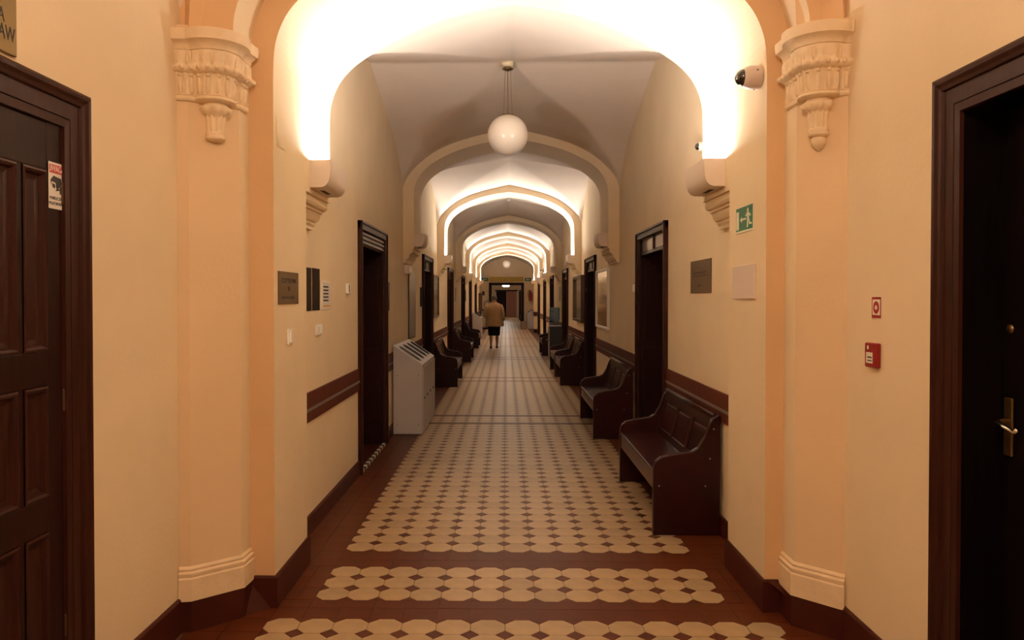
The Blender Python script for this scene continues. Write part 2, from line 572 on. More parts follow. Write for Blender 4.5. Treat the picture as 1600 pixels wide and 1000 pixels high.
# end wall with the doorway to the next corridor
EDX = (-.955, .885)
mb = MB()
mb.box(-1.8, EDX[0], END, END + .3, -.02, TOP)
mb.box(EDX[1], 1.8, END, END + .3, -.02, TOP)
mb.box(EDX[0], EDX[1], END, END + .3, 2.42, TOP)
tag(mb.build('wall_end', 'cream'), 'wall with a wide dark doorway closing the far end of the corridor', 'wall', kind='structure')
# next corridor beyond
YE2 = 66.0
for nm, x0, x1, y0, y1, lab in (('wall_far_left', -2.1, -1.55, END + .3, YE2, 'desk-side wall of the corridor seen through the end doorway'),
                               ('wall_far_right', 1.35, 1.9, END + .3, YE2, 'extinguisher-side wall of the corridor seen through the end doorway'),
                               ('wall_far_end', -2.1, 1.9, YE2, YE2 + .3, 'wall closing the corridor beyond the end doorway')):
    tag(MB().box(x0, x1, y0, y1, -.02, 4.2).build(nm, 'cream'), lab, 'wall', kind='structure')
mb = MB()
mb.grid(lambda i, j: (-1.56 + 2.92 * i, END + .28 + (YE2 - END) * j, 3.0 + .75 * math.sin(math.pi * i)), 16, 4)
tag(mb.build('ceiling_far', 'vault', smooth=True), 'barrel ceiling of the dim corridor beyond the end doorway', 'ceiling', kind='structure')

# ---------------------------------------------------------------- floor
PT = 0.168
CUT = 0.046
fl = MB().box(-2.1, 2.0, HALL_BACK - .3, YE2 + .3, -.12, -.004).build('floor', 'grout')
tag(fl, 'floor of cream octagon and dark red tiles running down the corridor', 'floor', kind='structure')

def octa_poly(g=.0016):
    h, c = PT / 2 - g, CUT
    return [(-h + c, -h), (h - c, -h), (h, -h + c), (h, h - c), (h - c, h), (-h + c, h), (-h, h - c), (-h, -h + c)]
def tile_mesh(name, poly, material, z0=-.010, z1=0.0):
    n = len(poly)
    v = [(p[0], p[1], z0) for p in poly] + [(p[0], p[1], z1) for p in poly]
    f = [list(range(n, 2 * n))] + [(i, (i + 1) % n, (i + 1) % n + n, i + n) for i in range(n)]
    me = bpy.data.meshes.new(name)
    me.from_pydata(v, [], f)
    me.materials.append(MATS[material])
    return me
OCT = octa_poly()
DIA = [(-CUT + .002, 0), (0, -CUT + .002), (CUT - .002, 0), (0, CUT - .002)]
octs, dias, squares, edges = [], [], [], []
def field(x0, ncol, y0, nrow):
    """octagon field; x0,y0 = near left corner"""
    for r in range(nrow):
        for c in range(ncol):
            octs.append((x0 + (c + .5) * PT, y0 + (r + .5) * PT))
    for r in range(nrow + 1):
        for c in range(ncol + 1):
            p = (x0 + c * PT, y0 + r * PT)
            if 0 < r < nrow and 0 < c < ncol:
                dias.append(p)
            else:
                e = CUT - .002
                sx = (1 if c == 0 else 0) - (1 if c == ncol else 0)
                sy = (1 if r == 0 else 0) - (1 if r == nrow else 0)
                tri = [p]
                pts = [(e, 0), (0, e), (-e, 0), (0, -e)]
                keep = [q for q in pts if (sx == 0 or q[0] * sx >= 0) and (sy == 0 or q[1] * sy >= 0)]
                if sx and sy:
                    edges.append([p, (p[0] + sx * e, p[1]), (p[0], p[1] + sy * e)])
                elif sx:
                    edges.append([(p[0], p[1] - e), (p[0] + sx * e, p[1]), (p[0], p[1] + e)])
                else:
                    edges.append([(p[0] - e, p[1]), (p[0], p[1] + sy * e), (p[0] + e, p[1])])
XF = -1.083        # near-left corner of the 13-wide field
XH = -1.243        # hall field, 15 wide
def red_rows(ya, yb, x0, x1, w=PT):
    n = max(1, round((x1 - x0) / w))
    ww = (x1 - x0) / n
    for k in range(n):
        squares.append((x0 + k * ww, x0 + (k + 1) * ww, ya, yb))
def borders(ya, yb, xi0, xi1, xo):
    n = max(1, round((yb - ya) / PT))
    h = (yb - ya) / n
    for r in range(n):
        a, b = ya + r * h, ya + (r + 1) * h
        for lo, hi in ((-xo, xi0), (xi1, xo)):
            m = (lo + hi) / 2
            squares.append((lo, m, a, b))
            squares.append((m, hi, a, b))
NH = 28
yh = 3.766 - NH * PT
field(XH, 15, yh, NH)
borders(yh, 3.45, XH, XH + 15 * PT, 1.60)
borders(3.45, 3.766, XH, XH + 15 * PT, 1.60)
XR0, XR1 = XF, XF + 13 * PT
def edge_cells(ya, yb, xo):
    red_rows(ya, yb, -xo, XR0, .155)
    red_rows(ya, yb, XR0, XR1)
    red_rows(ya, yb, XR1, xo, .155)
edge_cells(3.766, 3.90, 1.40)
edge_cells(3.90, 4.0, ARCX + .01)
field(XF, 13, 4.0, 3)
borders(4.0, 4.504, XR0, XR1, ARCX + .01)
edge_cells(4.504, 4.62, BAYX)
edge_cells(4.62, 4.778, BAYX)
y = 4.778
for i in range(1, 8):
    if i < 7:
        yc = sum(ARCHES[i]) / 2 - .2
        stop = yc - .252 - .16
    else:
        stop = END + .3
    nr = int(round((stop - y) / PT))
    field(XF, 13, y, nr)
    borders(y, y + nr * PT, XR0, XR1, BAYX)
    y += nr * PT
    if i < 7:
        edge_cells(y, y + .13, BAYX)
        y += .13
        field(XF, 13, y, 3)
        borders(y, y + 3 * PT, XR0, XR1, BAYX)
        y += 3 * PT
        edge_cells(y, y + .13, BAYX)
        y += .13
nr = int((YE2 - y) / PT)
field(XF, 13, y, nr)

VIS0 = 3.50
me_o = tile_mesh('octagon_tile', OCT, 'octagon')
me_o2 = tile_mesh('octagon_tile', OCT, 'octagon_worn')
me_d = tile_mesh('diamond_tile', DIA, 'diamond')
def pick(lst, key):
    vis = sorted([t for t in lst if key(t) > VIS0], key=key)
    return vis[:300], vis[300:] + [t for t in lst if key(t) <= VIS0]
def join_tiles(name, polys, material):
    v, f = [], []
    for poly in polys:
        n, o = len(poly), len(v)
        v += [(p[0], p[1], -.006) for p in poly] + [(p[0], p[1], 0) for p in poly]
        f.append(list(range(o + n, o + 2 * n)))
        f += [(o + i, o + (i + 1) % n, o + (i + 1) % n + n, o + i + n) for i in range(n)]
    me = bpy.data.meshes.new(name)
    me.from_pydata(v, [], f)
    me.materials.append(MATS[material])
    ob = bpy.data.objects.new(name, me)
    COL.objects.link(ob)
    ob.parent = fl
    ob['kind'] = 'stuff'
    return ob
near, rest = pick(octs, lambda t: t[1])
for k, t in enumerate(near):
    ob = bpy.data.objects.new('octagon_tile', me_o if random.random() < .7 else me_o2)
    COL.objects.link(ob)
    ob.parent = fl
    ob.location = (t[0], t[1], random.uniform(-.0004, .0004))
join_tiles('octagon_tiles_beyond', [[(p[0] + t[0], p[1] + t[1]) for p in OCT] for t in rest], 'octagon')
near, rest = pick(dias, lambda t: t[1])
for t in near:
    ob = bpy.data.objects.new('diamond_tile', me_d)
    COL.objects.link(ob)
    ob.parent = fl
    ob.location = (t[0], t[1], 0)
join_tiles('diamond_tiles_beyond', [[(p[0] + t[0], p[1] + t[1]) for p in DIA] for t in rest], 'diamond')
near, rest = pick(squares, lambda t: t[2])
g = .0014
sqcache = {}
for a, b, c, d in near:
    k = (round(b - a, 4), round(d - c, 4))
    if k not in sqcache:
        w, h = k[0] / 2 - g, k[1] / 2 - g
        sqcache[k] = tile_mesh('red_tile', [(-w, -h), (w, -h), (w, h), (-w, h)], 'red_tile')
    ob = bpy.data.objects.new('red_tile', sqcache[k])
    COL.objects.link(ob)
    ob.parent = fl
    ob.location = ((a + b) / 2, (c + d) / 2, random.uniform(-.0004, .0004))
join_tiles('red_tiles_beyond', [[(a + g, c + g), (b - g, c + g), (b - g, d - g), (a + g, d - g)] for a, b, c, d in rest], 'red_tile')
join_tiles('edge_inserts', edges, 'red_tile')

# ---------------------------------------------------------------- baseboards and dado
SK = [(0, 0), (.016, 0), (.016, .155), (.010, .165), (0, .165)]
def skirt(name, paths, label, h=None, flip=1):
    mb = MB()
    for p in paths:
        pr = [(d, z * (h / .165) if h else z) for d, z in SK]
        path_mould(mb, p, pr, flip=flip)
    return tag(mb.build(name, 'skirting'), label, 'baseboard', kind='structure')
skirt('baseboard_hall_left', [[(HALL_L, HDL[1])] + PL + [(-ARCX, 3.90), (-ARCX, PIER1), (-BAYX, PIER1)], [(HALL_L, HALL_BACK), (HALL_L, HDL[0])]], 'dark red baseboard stepping round the pilaster near the panelled door')
skirt('baseboard_hall_right', [[(HALL_R, HDR[1])] + PR + [(ARCX, 3.90), (ARCX, PIER1), (BAYX, PIER1)], [(HALL_R, HALL_BACK), (HALL_R, HDR[0])]], 'dark red baseboard stepping round the pilaster near the black door', flip=-1)
def runs(doors, y0, y1):
    out, y = [], y0
    for d in doors:
        a, b = dspan(d)
        out.append((y, a - .075))
        y = b + .075
    out.append((y, y1))
    return out
RL = runs(DL, PIER1 + .016, END)
RR = runs(DR, PIER1 + .016, END)
skirt('baseboard_left', [[(-BAYX, a), (-BAYX, b)] for a, b in RL], 'dark red baseboard along the wall with the white bin', h=.13)
skirt('baseboard_right', [[(BAYX, a), (BAYX, b)] for a, b in RR], 'dark red baseboard along the wall behind the benches', h=.13, flip=-1)
DZ0, DZ1 = .765, .965
for nm, s, runs_, lab in (('trim_11', -1, RL, 'red-brown wall guard boards with grey strip along the wall of the white bin'), ('trim_12', 1, RR, 'red-brown wall guard boards with grey strip above the benches')):
    root = empty(nm)
    tag(root, lab, 'wall guard', kind='structure')
    for a, b in runs_:
        n = max(1, round((b - a) / 1.15))
        L = (b - a) / n
        for k in range(n):
            ya, yb = a + k * L, a + (k + 1) * L - .002
            MB().box(s * BAYX, s * (BAYX - .014), ya, yb, DZ0, DZ1).build('guard_board', 'dado', root, bevel=.002)
        MB().box(s * (BAYX - .013), s * (BAYX - .019), a, b, .838, .858).build('metal_strip', 'dado_strip', root)
# brown band round the far square pier
mb = MB().box(ARCX - .014, 1.5, ARCHES[6][0] - .014, ARCHES[6][1] + .014, DZ0, DZ1)
tag(mb.build('trim_13', 'dado'), 'brown band round the square pier near the fire extinguisher', 'band', kind='structure')
mb = MB().box(ARCX - .016, 1.5, ARCHES[6][0] - .016, ARCHES[6][1] + .016, 0, .165)
tag(mb.build('trim_14', 'skirting'), 'dark red skirting at the foot of the far square pier', 'baseboard', kind='structure')

# ---------------------------------------------------------------- doors
def corridor_door(n, s, yc, label, header):
    root = empty(f'door_{n}')
    tag(root, label, 'door', kind='structure')
    a, b = dspan(yc)
    x = s * BAYX
    pr, cw = .03, .075
    # casing
    for ya, yb in ((a - cw, a), (b, b + cw)):
        mb = MB().box(x - s * pr, x + s * .02, ya, yb, 0, OPEN_H + cw)
        e = ya if ya < a else yb - .022
        mb.box(x - s * (pr + .015), x - s * pr, e, e + .022, 0, OPEN_H + cw)
        mb.build('casing_side', 'wood_casing', root, bevel=.004)
    mb = MB().box(x - s * pr, x + s * .02, a - cw, b + cw, OPEN_H, OPEN_H + cw)
    mb.box(x - s * (pr + .015), x - s * pr, a - cw, b + cw, OPEN_H + cw - .022, OPEN_H + cw)
    mb.build('casing_head', 'wood_casing', root, bevel=.004)
    # jambs
    D = .36
    MB().box(x, x + s * D, a, a + .02, 0, OPEN_H).build('jamb', 'wood', root)
    jb = MB().box(x, x + s * D, b - .02, b, 0, OPEN_H)
    jb.box(x + s * .05, x + s * (D - .05), b - .032, b - .018, .25, 1.05)
    jb.box(x + s * .05, x + s * (D - .05), b - .032, b - .018, 1.15, 1.95)
    jb.build('jamb', 'wood', root, bevel=.004)
    # header with panes or mouldings
    hz = OPEN_H - .135
    if header == 'ridged':
        mb = MB().box(x + s * .01, x + s * .05, a, b, hz, OPEN_H)
        for k in range(3):
            mb.box(x - s * .012, x + s * .02, a, b, hz + .01 + k * .042, hz + .038 + k * .042)
        mb.build('header_board', 'header_grey', root, bevel=.006)
    else:
        MB().box(x + s * .012, x + s * .05, a, b, hz - .03, hz).build('transom_bar', 'wood_casing', root)
        MB().box(x + s * .005, x + s * .05, yc - .02, yc + .02, hz, OPEN_H).build('mullion', 'wood_casing', root)
        for p0, p1 in ((a + .03, yc - .025), (yc + .025, b - .03)):
            MB().box(x + s * .02, x + s * .03, p0, p1, hz + .006, OPEN_H - .012).build('pane', 'glass_transom', root)
    # leaf
    lx = x + s * D
    MB().box(lx, lx + s * .05, a, b, 0, OPEN_H).build('leaf', 'wood_door', root)
    for p0, p1 in ((a + .1, yc - .05), (yc + .05, b - .1)):
        for z0, z1 in ((.18, .85), (.98, 1.95)):
            MB().box(lx - s * .012, lx, p0, p1, z0, z1).build('door_panel', 'wood', root, bevel=.008)
    # floor of the recess
    MB().box(x, x + s * D, a, b, -.004, .004).build('threshold', 'skirting', root)
    return root
WHERE = ['first', 'second', 'third', 'fourth', 'fifth', 'sixth']
for k in range(6):
    r = corridor_door(k + 1, -1, DL[k], f'{WHERE[k]} dark door recess along the wall of the white bin', 'ridged' if k == 0 else 'panes')
    if k == 0:
        a, b = dspan(DL[0])
        mb0 = MB().box(-BAYX - .004, -BAYX + .03, a, b, 0.0, .028)
        e = mb0.build('threshold_strip', 'black_rubber', r, bevel=.003)
        n = 9
        L = (b - a) / (2 * n)
        for q in range(n):
            y0 = a + 2 * q * L
            MB().prism([(y0, .0285), (y0 + L, .0285), (y0 + L, .0295), (y0, .0295)], -BAYX, -BAYX + .03, 'x').build('hazard_stripe', 'sign_white', e)
            MB()._add([(-BAYX + .0305, y0, .001), (-BAYX + .0305, y0 + L, .001), (-BAYX + .0305, y0 + L, .028), (-BAYX + .0305, y0, .028)], [(0, 1, 2, 3)]).build('hazard_stripe', 'sign_white', e)
for k in range(6):
    corridor_door(k + 7, 1, DR[k], f'{WHERE[k]} dark door recess along the wall with the benches and exit sign', 'panes')

def hall_door(n, s, x, span, zt, label, cols, dark, depth):
    root = empty(f'door_{n}')
    tag(root, label, 'door', kind='structure')
    y0, y1 = span
    cas = 'wood_casing' if not dark else 'wood_casing'
    # profile of the casing, from outside in: (distance from outer edge, proud)
    prof = [(0, 0), (0, .030), (.010, .036), (.022, .034), (.034, .026), (.046, .022), (.050, .012), (.104, .012), (.105, .006), (.108, .006), (.109, .012), (.137, .010), (.139, -.004), (.139, -depth)]
    def ring(d):
        return [(y0 + d, -.002), (y0 + d, zt - d), (y1 - d, zt - d), (y1 - d, -.002)]
    mb = MB()
    v, f = [], []
    for d, p in prof:
        for q in ring(d):
            v.append((x - s * p, q[0], q[1]))
    for i in range(len(prof) - 1):
        for k in range(3):
            f.append((i * 4 + k, i * 4 + k + 1, (i + 1) * 4 + k + 1, (i + 1) * 4 + k))
    mb._add(v, f)
    if dark:
        mb.m = [1 if q >= 3 * (len(prof) - 2) else 0 for q in range(len(f))]
    mb.build('casing', [cas, 'black_wood'] if dark else cas, root, fix=False)
    a, b, t = y0 + .139, y1 - .139, zt - .139
    lx = x + s * depth          # leaf face
    wm = 'black_wood' if dark else 'wood_door'
    wf = 'black_wood' if dark else 'wood'
    MB().box(lx + s * .02, lx + s * .06, a - .012, b + .012, .005, t + .012).build('leaf', wm, root)
    rails = [(.005, .16), (.80, .92), (1.30, 1.42) if not dark else (1.2, 1.32), (t - .165, t)]
    # stiles, muntins and rails stand proud of the panels
    pw, mw, st = cols
    xs = []
    yy = b - st
    MB().box(lx, lx + s * .03, b - st, b + .006, .005, t + .006).build('stile', wf, root, bevel=.004)
    while yy - pw > a + .02:
        xs.append((yy - pw, yy))
        yy -= pw + mw
    MB().box(lx, lx + s * .03, a, xs[-1][0], .005, t).build('stile', wf, root, bevel=.004)
    for z0, z1 in rails:
        MB().box(lx - s * .001, lx + s * .03, a + .05, b - st + .002, z0, z1).build('rail', wf, root, bevel=.004)
    for (q0, q1), (r0, r1) in zip(xs, xs[1:]):
        MB().box(lx, lx + s * .03, r1, q0, .1, t - .1).build('muntin', wf, root, bevel=.004)
    zs = [(rails[k][1], rails[k + 1][0]) for k in range(3)]
    for q0, q1 in xs:
        for z0, z1 in zs:
            mb = MB()
            rr = [(0, -.003), (.008, -.006), (.016, -.002), (.022, .012), (.04, .016)]
            vv, ff = [], []
            for d, p in rr:
                for yq, zq in ((q0 + d, z0 + d), (q1 - d, z0 + d), (q1 - d, z1 - d), (q0 + d, z1 - d)):
                    vv.append((lx + s * p, yq, zq))
            for i in range(len(rr) - 1):
                for k in range(4):
                    ff.append((i * 4 + k, i * 4 + (k + 1) % 4, (i + 1) * 4 + (k + 1) % 4, (i + 1) * 4 + k))
            ff.append([(len(rr) - 1) * 4 + k for k in range(4)])
            mb._add(vv, ff)
            mb.build('door_panel', 'wood_casing' if not dark else 'black_wood', root, fix=False)
    MB().box(lx + s * .05, lx + s * .09, a - .1, b + .1, 0, t + .1).build('backing', 'void', root)
    MB().box(x + s * .01, lx, a, b, -.004, .004).build('threshold', 'skirting', root)
    return root, lx, a, b, t
dl, dlx, dla, dlb, dlt = hall_door(13, -1, HALL_L, HDL, 2.34, 'tall panelled mahogany door with a camera warning sticker', (.128, .030, .087), False, .004)
dr, drx, dra, drb, drt = hall_door(14, 1, HALL_R, HDR, 2.387, 'nearly black hall door with a bright lever handle', (.26, .06, .21), True, .14)
# hinges on the sticker door
for z in (1.93, 1.20, .4):
    MB().lathe([(.003, 0), (.0055, .004), (.0055, .075), (.003, .08)], 8, (dlx + .004, dlb + .002, z)).build('hinge', 'hinge_dark', dl)
# lever handle, key rosette and knob on the black door
h = MB()
hx, hy, hz = drx, 2.635, 1.16
pl = MB().box(hx - .008, hx, hy - .022, hy + .022, hz - .10, hz + .10).build('lock_plate', 'old_brass', dr, bevel=.004)
MB().tube([(hx, hy, hz + .02), (hx - .045, hy, hz + .02), (hx - .055, hy - .02, hz + .018), (hx - .055, hy - .06, hz + .008), (hx - .05, hy - .10, hz - .002), (hx - .05, hy - .115, hz + .01)], [.009, .009, .010, .009, .008, .009], 8).build('lever', 'chrome', pl, smooth=True)
MB().lathe([(.016, 0), (.016, .012), (.008, .018)], 12, (hx - .005, hy, hz + .335), 'x').build('door_knob', 'old_brass', dr, smooth=True)
# end doorway frame
root = empty('door_15')
tag(root, 'wide dark-framed doorway in the far end wall', 'door', kind='structure')
for xa, xb in ((EDX[0] - .02, EDX[0] + .13), (EDX[1] - .13, EDX[1] + .02)):
    MB().box(xa, xb, END - .05, END + .3, 0, 2.42).build('casing_side', 'wood', root, bevel=.006)
MB().box(EDX[0] - .02, EDX[1] + .02, END - .05, END + .3, 2.30, 2.44).build('casing_head', 'wood', root, bevel=.006)
# leaf folded back into the next corridor
MB().box(EDX[1] - .12, EDX[1] - .06, END + .3, END + 1.35, 0.01, 2.3).build('leaf', 'wood_door', root)

# ---------------------------------------------------------------- capitals
def capital(name, P, s, ball, label):
    a, b = Vector(P[1]), Vector(P[2])
    c = (a + b) / 2
    t = (b - a).normalized()
    nrm = Vector((-s * abs(t.y), -abs(t.x)))
    root = empty(name)
    tag(root, label, 'capital', kind='structure')
    path = [Vector(P[0]) + Vector((s * .02, -.002)), Vector(P[1]), Vector(P[2]), Vector(P[3]) + Vector((0, -.045))]
    def outline(d, rd, nseg=72):
        """radial outline about a point behind the face: wings follow the pilaster, the middle is a half drum"""
        o = c - nrm * .09
        off = [Vector(q) for q in offset_path([tuple(p) for p in path], d * (1 if s < 0 else -1))]
        # close the ends back to the wall
        ends0, ends1 = path[0] - nrm * .03, path[-1] - nrm * .03
        poly = [ends0] + off + [ends1]
        out = []
        a0 = math.atan2(*(reversed(poly[0] - o)))
        a1 = math.atan2(*(reversed(poly[-1] - o)))
        base = math.atan2(nrm.y, nrm.x)
        def wrap(x):
            while x > math.pi: x -= 2 * math.pi
            while x < -math.pi: x += 2 * math.pi
            return x
        a0, a1 = wrap(a0 - base), wrap(a1 - base)
        for k in range(nseg + 1):
            ang = a0 + (a1 - a0) * k / nseg
            dr_ = Vector((math.cos(base + ang), math.sin(base + ang)))
            best = 0
            for p, q in zip(poly, poly[1:]):
                e = q - p
                den = dr_.x * e.y - dr_.y * e.x
                if abs(den) < 1e-9: continue
                w = p - o
                tt = (w.x * e.y - w.y * e.x) / den
                uu = (w.x * dr_.y - w.y * dr_.x) / den
                if tt > 0 and -1e-6 <= uu <= 1 + 1e-6: best = max(best, tt)
            # drum circle centred on face centre
            w = o - c
            bq = w.dot(dr_)
            cc = w.dot(w) - rd * rd
            disc = bq * bq - cc
            if disc > 0:
                best = max(best, -bq + math.sqrt(disc))
            out.append((o, dr_, best, k / nseg))
        return out
    def band(nm, prof, mod=None, ang=40, m='stone'):
        rings = []
        for i, (d, rd, z) in enumerate(prof):
            ring = []
            for (o, dr_, r, q) in outline(d, rd):
                rr = r + (mod(q, i, len(prof)) if mod else 0)
                p = o + dr_ * rr
                ring.append((p.x, p.y, z))
            rings.append(ring)
        n = len(rings[0])
        v = [p for r in rings for p in r]
        f = [(i * n + k, i * n + k + 1, (i + 1) * n + k + 1, (i + 1) * n + k) for i in range(len(rings) - 1) for k in range(n - 1)]
        f.append(list(range(n)))
        f.append([(len(rings) - 1) * n + k for k in range(n)][::-1])
        return MB()._add(v, f).build(nm, m, root, angle=ang)
    rc = .108
    band('abacus', [(.030, rc + .022, 2.775), (.034, rc + .026, 2.79), (.05, rc + .045, 2.805), (.066, rc + .062, 2.812), (.070, rc + .066, 2.835), (.070, rc + .066, 2.862), (.055, rc + .05, 2.868), (.02, rc, 2.872)])
    def leafmod(q, i, n):
        w = math.sin(math.pi * i / (n - 1))
        fine = abs(math.sin(q * math.pi * 10))
        curl = abs(math.sin(q * math.pi * 40 + i * .7))
        return w * (.016 * fine - .006) + .006 * curl * w
    band('leaf_frieze', [(.018, rc - .002, 2.665), (.034, rc + .014, 2.674), (.040, rc + .020, 2.684), (.038, rc + .018, 2.696), (.028, rc + .010, 2.706), (.024, rc + .008, 2.722), (.026, rc + .012, 2.74), (.028, rc + .016, 2.757), (.028, rc + .018, 2.768), (.026, rc + .015, 2.776)], leafmod, 60)
    def flute(q, i, n):
        x = q * math.pi * 18
        w = i / (n - 1)
        return -.008 * (abs(math.sin(x)) ** .6)
    band('fluted_bell', [(.012, rc - .014, 2.565), (.013, rc - .012, 2.60), (.017, rc - .008, 2.63), (.022, rc - .002, 2.655), (.028, rc + .004, 2.668)], flute, 60)
    band('lower_ring', [(.006, rc - .03, 2.538), (.012, rc - .016, 2.541), (.017, rc - .006, 2.549), (.017, rc - .006, 2.556), (.012, rc - .012, 2.562), (.016, rc - .008, 2.567), (.010, rc - .016, 2.572)])
    # carved curls along the frieze and pointed leaves on the bell
    def blob(mb, ctr, ax, r1, r2, r3, seg=8, rows=6):
        up = Vector((0, 0, 1)); out_ = Vector((ax.x, ax.y, 0)); sd = out_.cross(up)
        rings = []
        for i in range(rows + 1):
            th = math.pi * i / rows
            rr, hh = max(.02, math.sin(th)), -math.cos(th)
            rings.append([tuple(ctr + sd * (r1 * rr * math.cos(2 * math.pi * k / seg)) + out_ * (r2 * rr * math.sin(2 * math.pi * k / seg)) + up * (r3 * hh)) for k in range(seg)])
        mb.loft(rings)
    o1 = outline(.042, rc + .022, 120)
    cv = MB()
    for k in range(15):
        o_, dr_, r_, q = o1[4 + k * 8]
        p = o_ + dr_ * (r_ - .004)
        blob(cv, Vector((p.x, p.y, 2.690)), dr_, .013, .020, .014)
        o_, dr_, r_, q = o1[min(120, k * 8)]
        p = o_ + dr_ * (r_ - .014)
        blob(cv, Vector((p.x, p.y, 2.732)), dr_, .007, .016, .034)
    cv.build('leaf_curls', 'stone', root, smooth=True)
    o2 = outline(.016, rc - .010, 120)
    bv = MB()
    for k in range(12):
        o_, dr_, r_, q = o2[5 + k * 10]
        p = o_ + dr_ * (r_ - .006)
        blob(bv, Vector((p.x, p.y, 2.615)), dr_, .010, .014, .046)
        blob(bv, Vector((p.x, p.y, 2.658)) + Vector((dr_.x, dr_.y, 0)) * .008, dr_, .011, .012, .009)
    bv.build('bell_leaves', 'stone', root, smooth=True)
    # hanging pendant
    pc = c + nrm * .012
    lm = lambda a_, i: 1 + (.20 * abs(math.sin(a_ * 4)) if 2 <= i <= 4 else 0)
    MB().lathe([(.044, 2.470), (.047, 2.478), (.056, 2.488), (.066, 2.502), (.068, 2.518), (.058, 2.532), (.055, 2.545)], 48, (pc.x, pc.y, 0), mod=lm).build('pendant_leaves', 'stone', root, angle=60)
    fm = lambda a_, i: 1 - .12 * abs(math.sin(a_ * 6)) ** .5
    MB().lathe([(.043, 2.395), (.045, 2.42), (.050, 2.47), (.052, 2.486)], 60, (pc.x, pc.y, 0), mod=fm).build('pendant_shaft', 'stone', root, angle=60)
    MB().lathe([(.026, 2.360), (.044, 2.366), (.049, 2.377), (.043, 2.385), (.048, 2.393), (.044, 2.402)], 32, (pc.x, pc.y, 0)).build('pendant_ring', 'stone', root, smooth=True)
    if ball:
        MB().lathe([(.004, 2.295), (.010, 2.304), (.024, 2.316), (.034, 2.334), (.034, 2.352), (.026, 2.366)], 24, (pc.x, pc.y, 0)).build('pendant_tip', 'stone', root, smooth=True)
capital('trim_15', PL, -1, False, 'carved plaster capital with blunt fluted pendant beside the sticker door')
capital('trim_16', PR, 1, True, 'carved plaster capital with ball-tipped pendant on the dome camera side')

# ---------------------------------------------------------------- cornice uplights
def uplight(y0, length, s, lit, label, group):
    x = s * ARCX
    M = wall_frame('L' if s < 0 else 'R', x, y0 + length / 2, CORB_T + .002)
    root = empty('wall_uplight', mtx=M)
    tag(root, label, 'wall light', group)
    h = length / 2
    outer = [(0, 0), (.068, 0), (.092, .008), (.110, .028), (.121, .06), (.127, .11), (.128, .168)]
    inner = [(.120, .168), (.119, .11), (.112, .06), (.10, .034), (.08, .016), (.008, .016), (.008, .168), (0, .168)]
    # local coords: x along wall, y up, z out
    prof = [(z, yv) for z, yv in outer + inner]
    n = len(prof)
    v = [(-h, p[1], p[0]) for p in prof] + [(h, p[1], p[0]) for p in prof]
    f = [(i, (i + 1) % n, (i + 1) % n + n, i + n) for i in range(n)]
    mb = MB()._add(v, f)
    for xx in (-h, h):
        e = xx + (.006 if xx < 0 else -.006)
        mb.prism([(p[1], p[0]) for p in outer + [(0, .168)]], xx, e, 'x')
    mb.build('housing', 'fixture_white', root, angle=40)
    MB().box(-.09, .09, -.001, .004, .025, .055).build('vent_slot', 'slot', root)
    MB().tube([(-h + .025, .154, .064), (h - .025, .154, .064)], .016, 12).build('lamp_tube', 'lamp_glow' if lit else 'opal', root, smooth=True)
    return root
for i, (ya, yb) in enumerate(ARCHES):
    for s in (-1, 1):
        y0 = 4.63 if i == 0 else ya + .06
        side = 'switch' if s < 0 else 'exit-sign'
        lab = ('white quarter-round uplight glowing above the corbel, on the ' + side + ' side of the near arch' if i == 0 else
               f'{"glowing" if i in LIT else "unlit"} white quarter-round uplight under {ORD[i]} arch, {"bin wall side" if s < 0 else "bench and mirror side"}')
        uplight(y0, .47, s, i in LIT, lab, 'cornice uplights on the arches')

# ---------------------------------------------------------------- globe pendants
def pendant(x, y, zc, rad, ztop, label, m='opal', sag=.0):
    root = empty('globe_pendant_lamp', (x, y, 0))
    tag(root, label, 'lamp', 'globe pendant lamps')
    MB().lathe([(.045, ztop + .01), (.062, ztop - .005), (.062, ztop - .03), (.05, ztop - .045), (.03, ztop - .055)], 24).build('ceiling_rose', 'enamel', root, smooth=True)
    MB().lathe([(.012, ztop - .05), (.045, ztop - .066), (.055, ztop - .075), (.045, ztop - .083), (.01, ztop - .095)], 24).build('canopy', 'old_brass', root, smooth=True)
    for k in range(3):
        a = 2 * math.pi * k / 3 + .5
        MB().tube([(.03 * math.cos(a), .03 * math.sin(a), ztop - .08), (.05 * math.cos(a), .05 * math.sin(a), zc + rad - .01)], .0022, 6).build('suspension_wire', 'wire', root)
    MB().tube([(0, 0, ztop - .08), (0, 0, zc + rad)], .0035, 6).build('cable', 'wire', root)
    MB().lathe([(.075, zc + rad * .90), (.08, zc + rad * .945), (.065, zc + rad * .985), (.02, zc + rad * 1.05)], 24).build('cap', 'old_brass', root, smooth=True)
    prof = [(max(.002, rad * math.sin(math.pi * k / 24)), zc - rad * math.cos(math.pi * k / 24)) for k in range(25)]
    MB().lathe(prof, 40).build('globe', m, root, smooth=True)
    return root
LY1 = 7.5
pendant(-.045, LY1, 1.6 + (466 - 212) * LY1 / F_PX, .198, 3.92, 'large white glass globe hanging from the first vault, unlit')
pendant(-.03, 38.6, 3.32, .20, 3.92, 'small distant white globe in front of the far end wall')
pendant(-.05, 0.3, 3.30, .20, 4.23, 'assumed lit glass globe lamp of the entrance hall, added out of view above the viewer', 'opal_assumed_lit')  # assumed globe, out of view, added to light the entrance hall

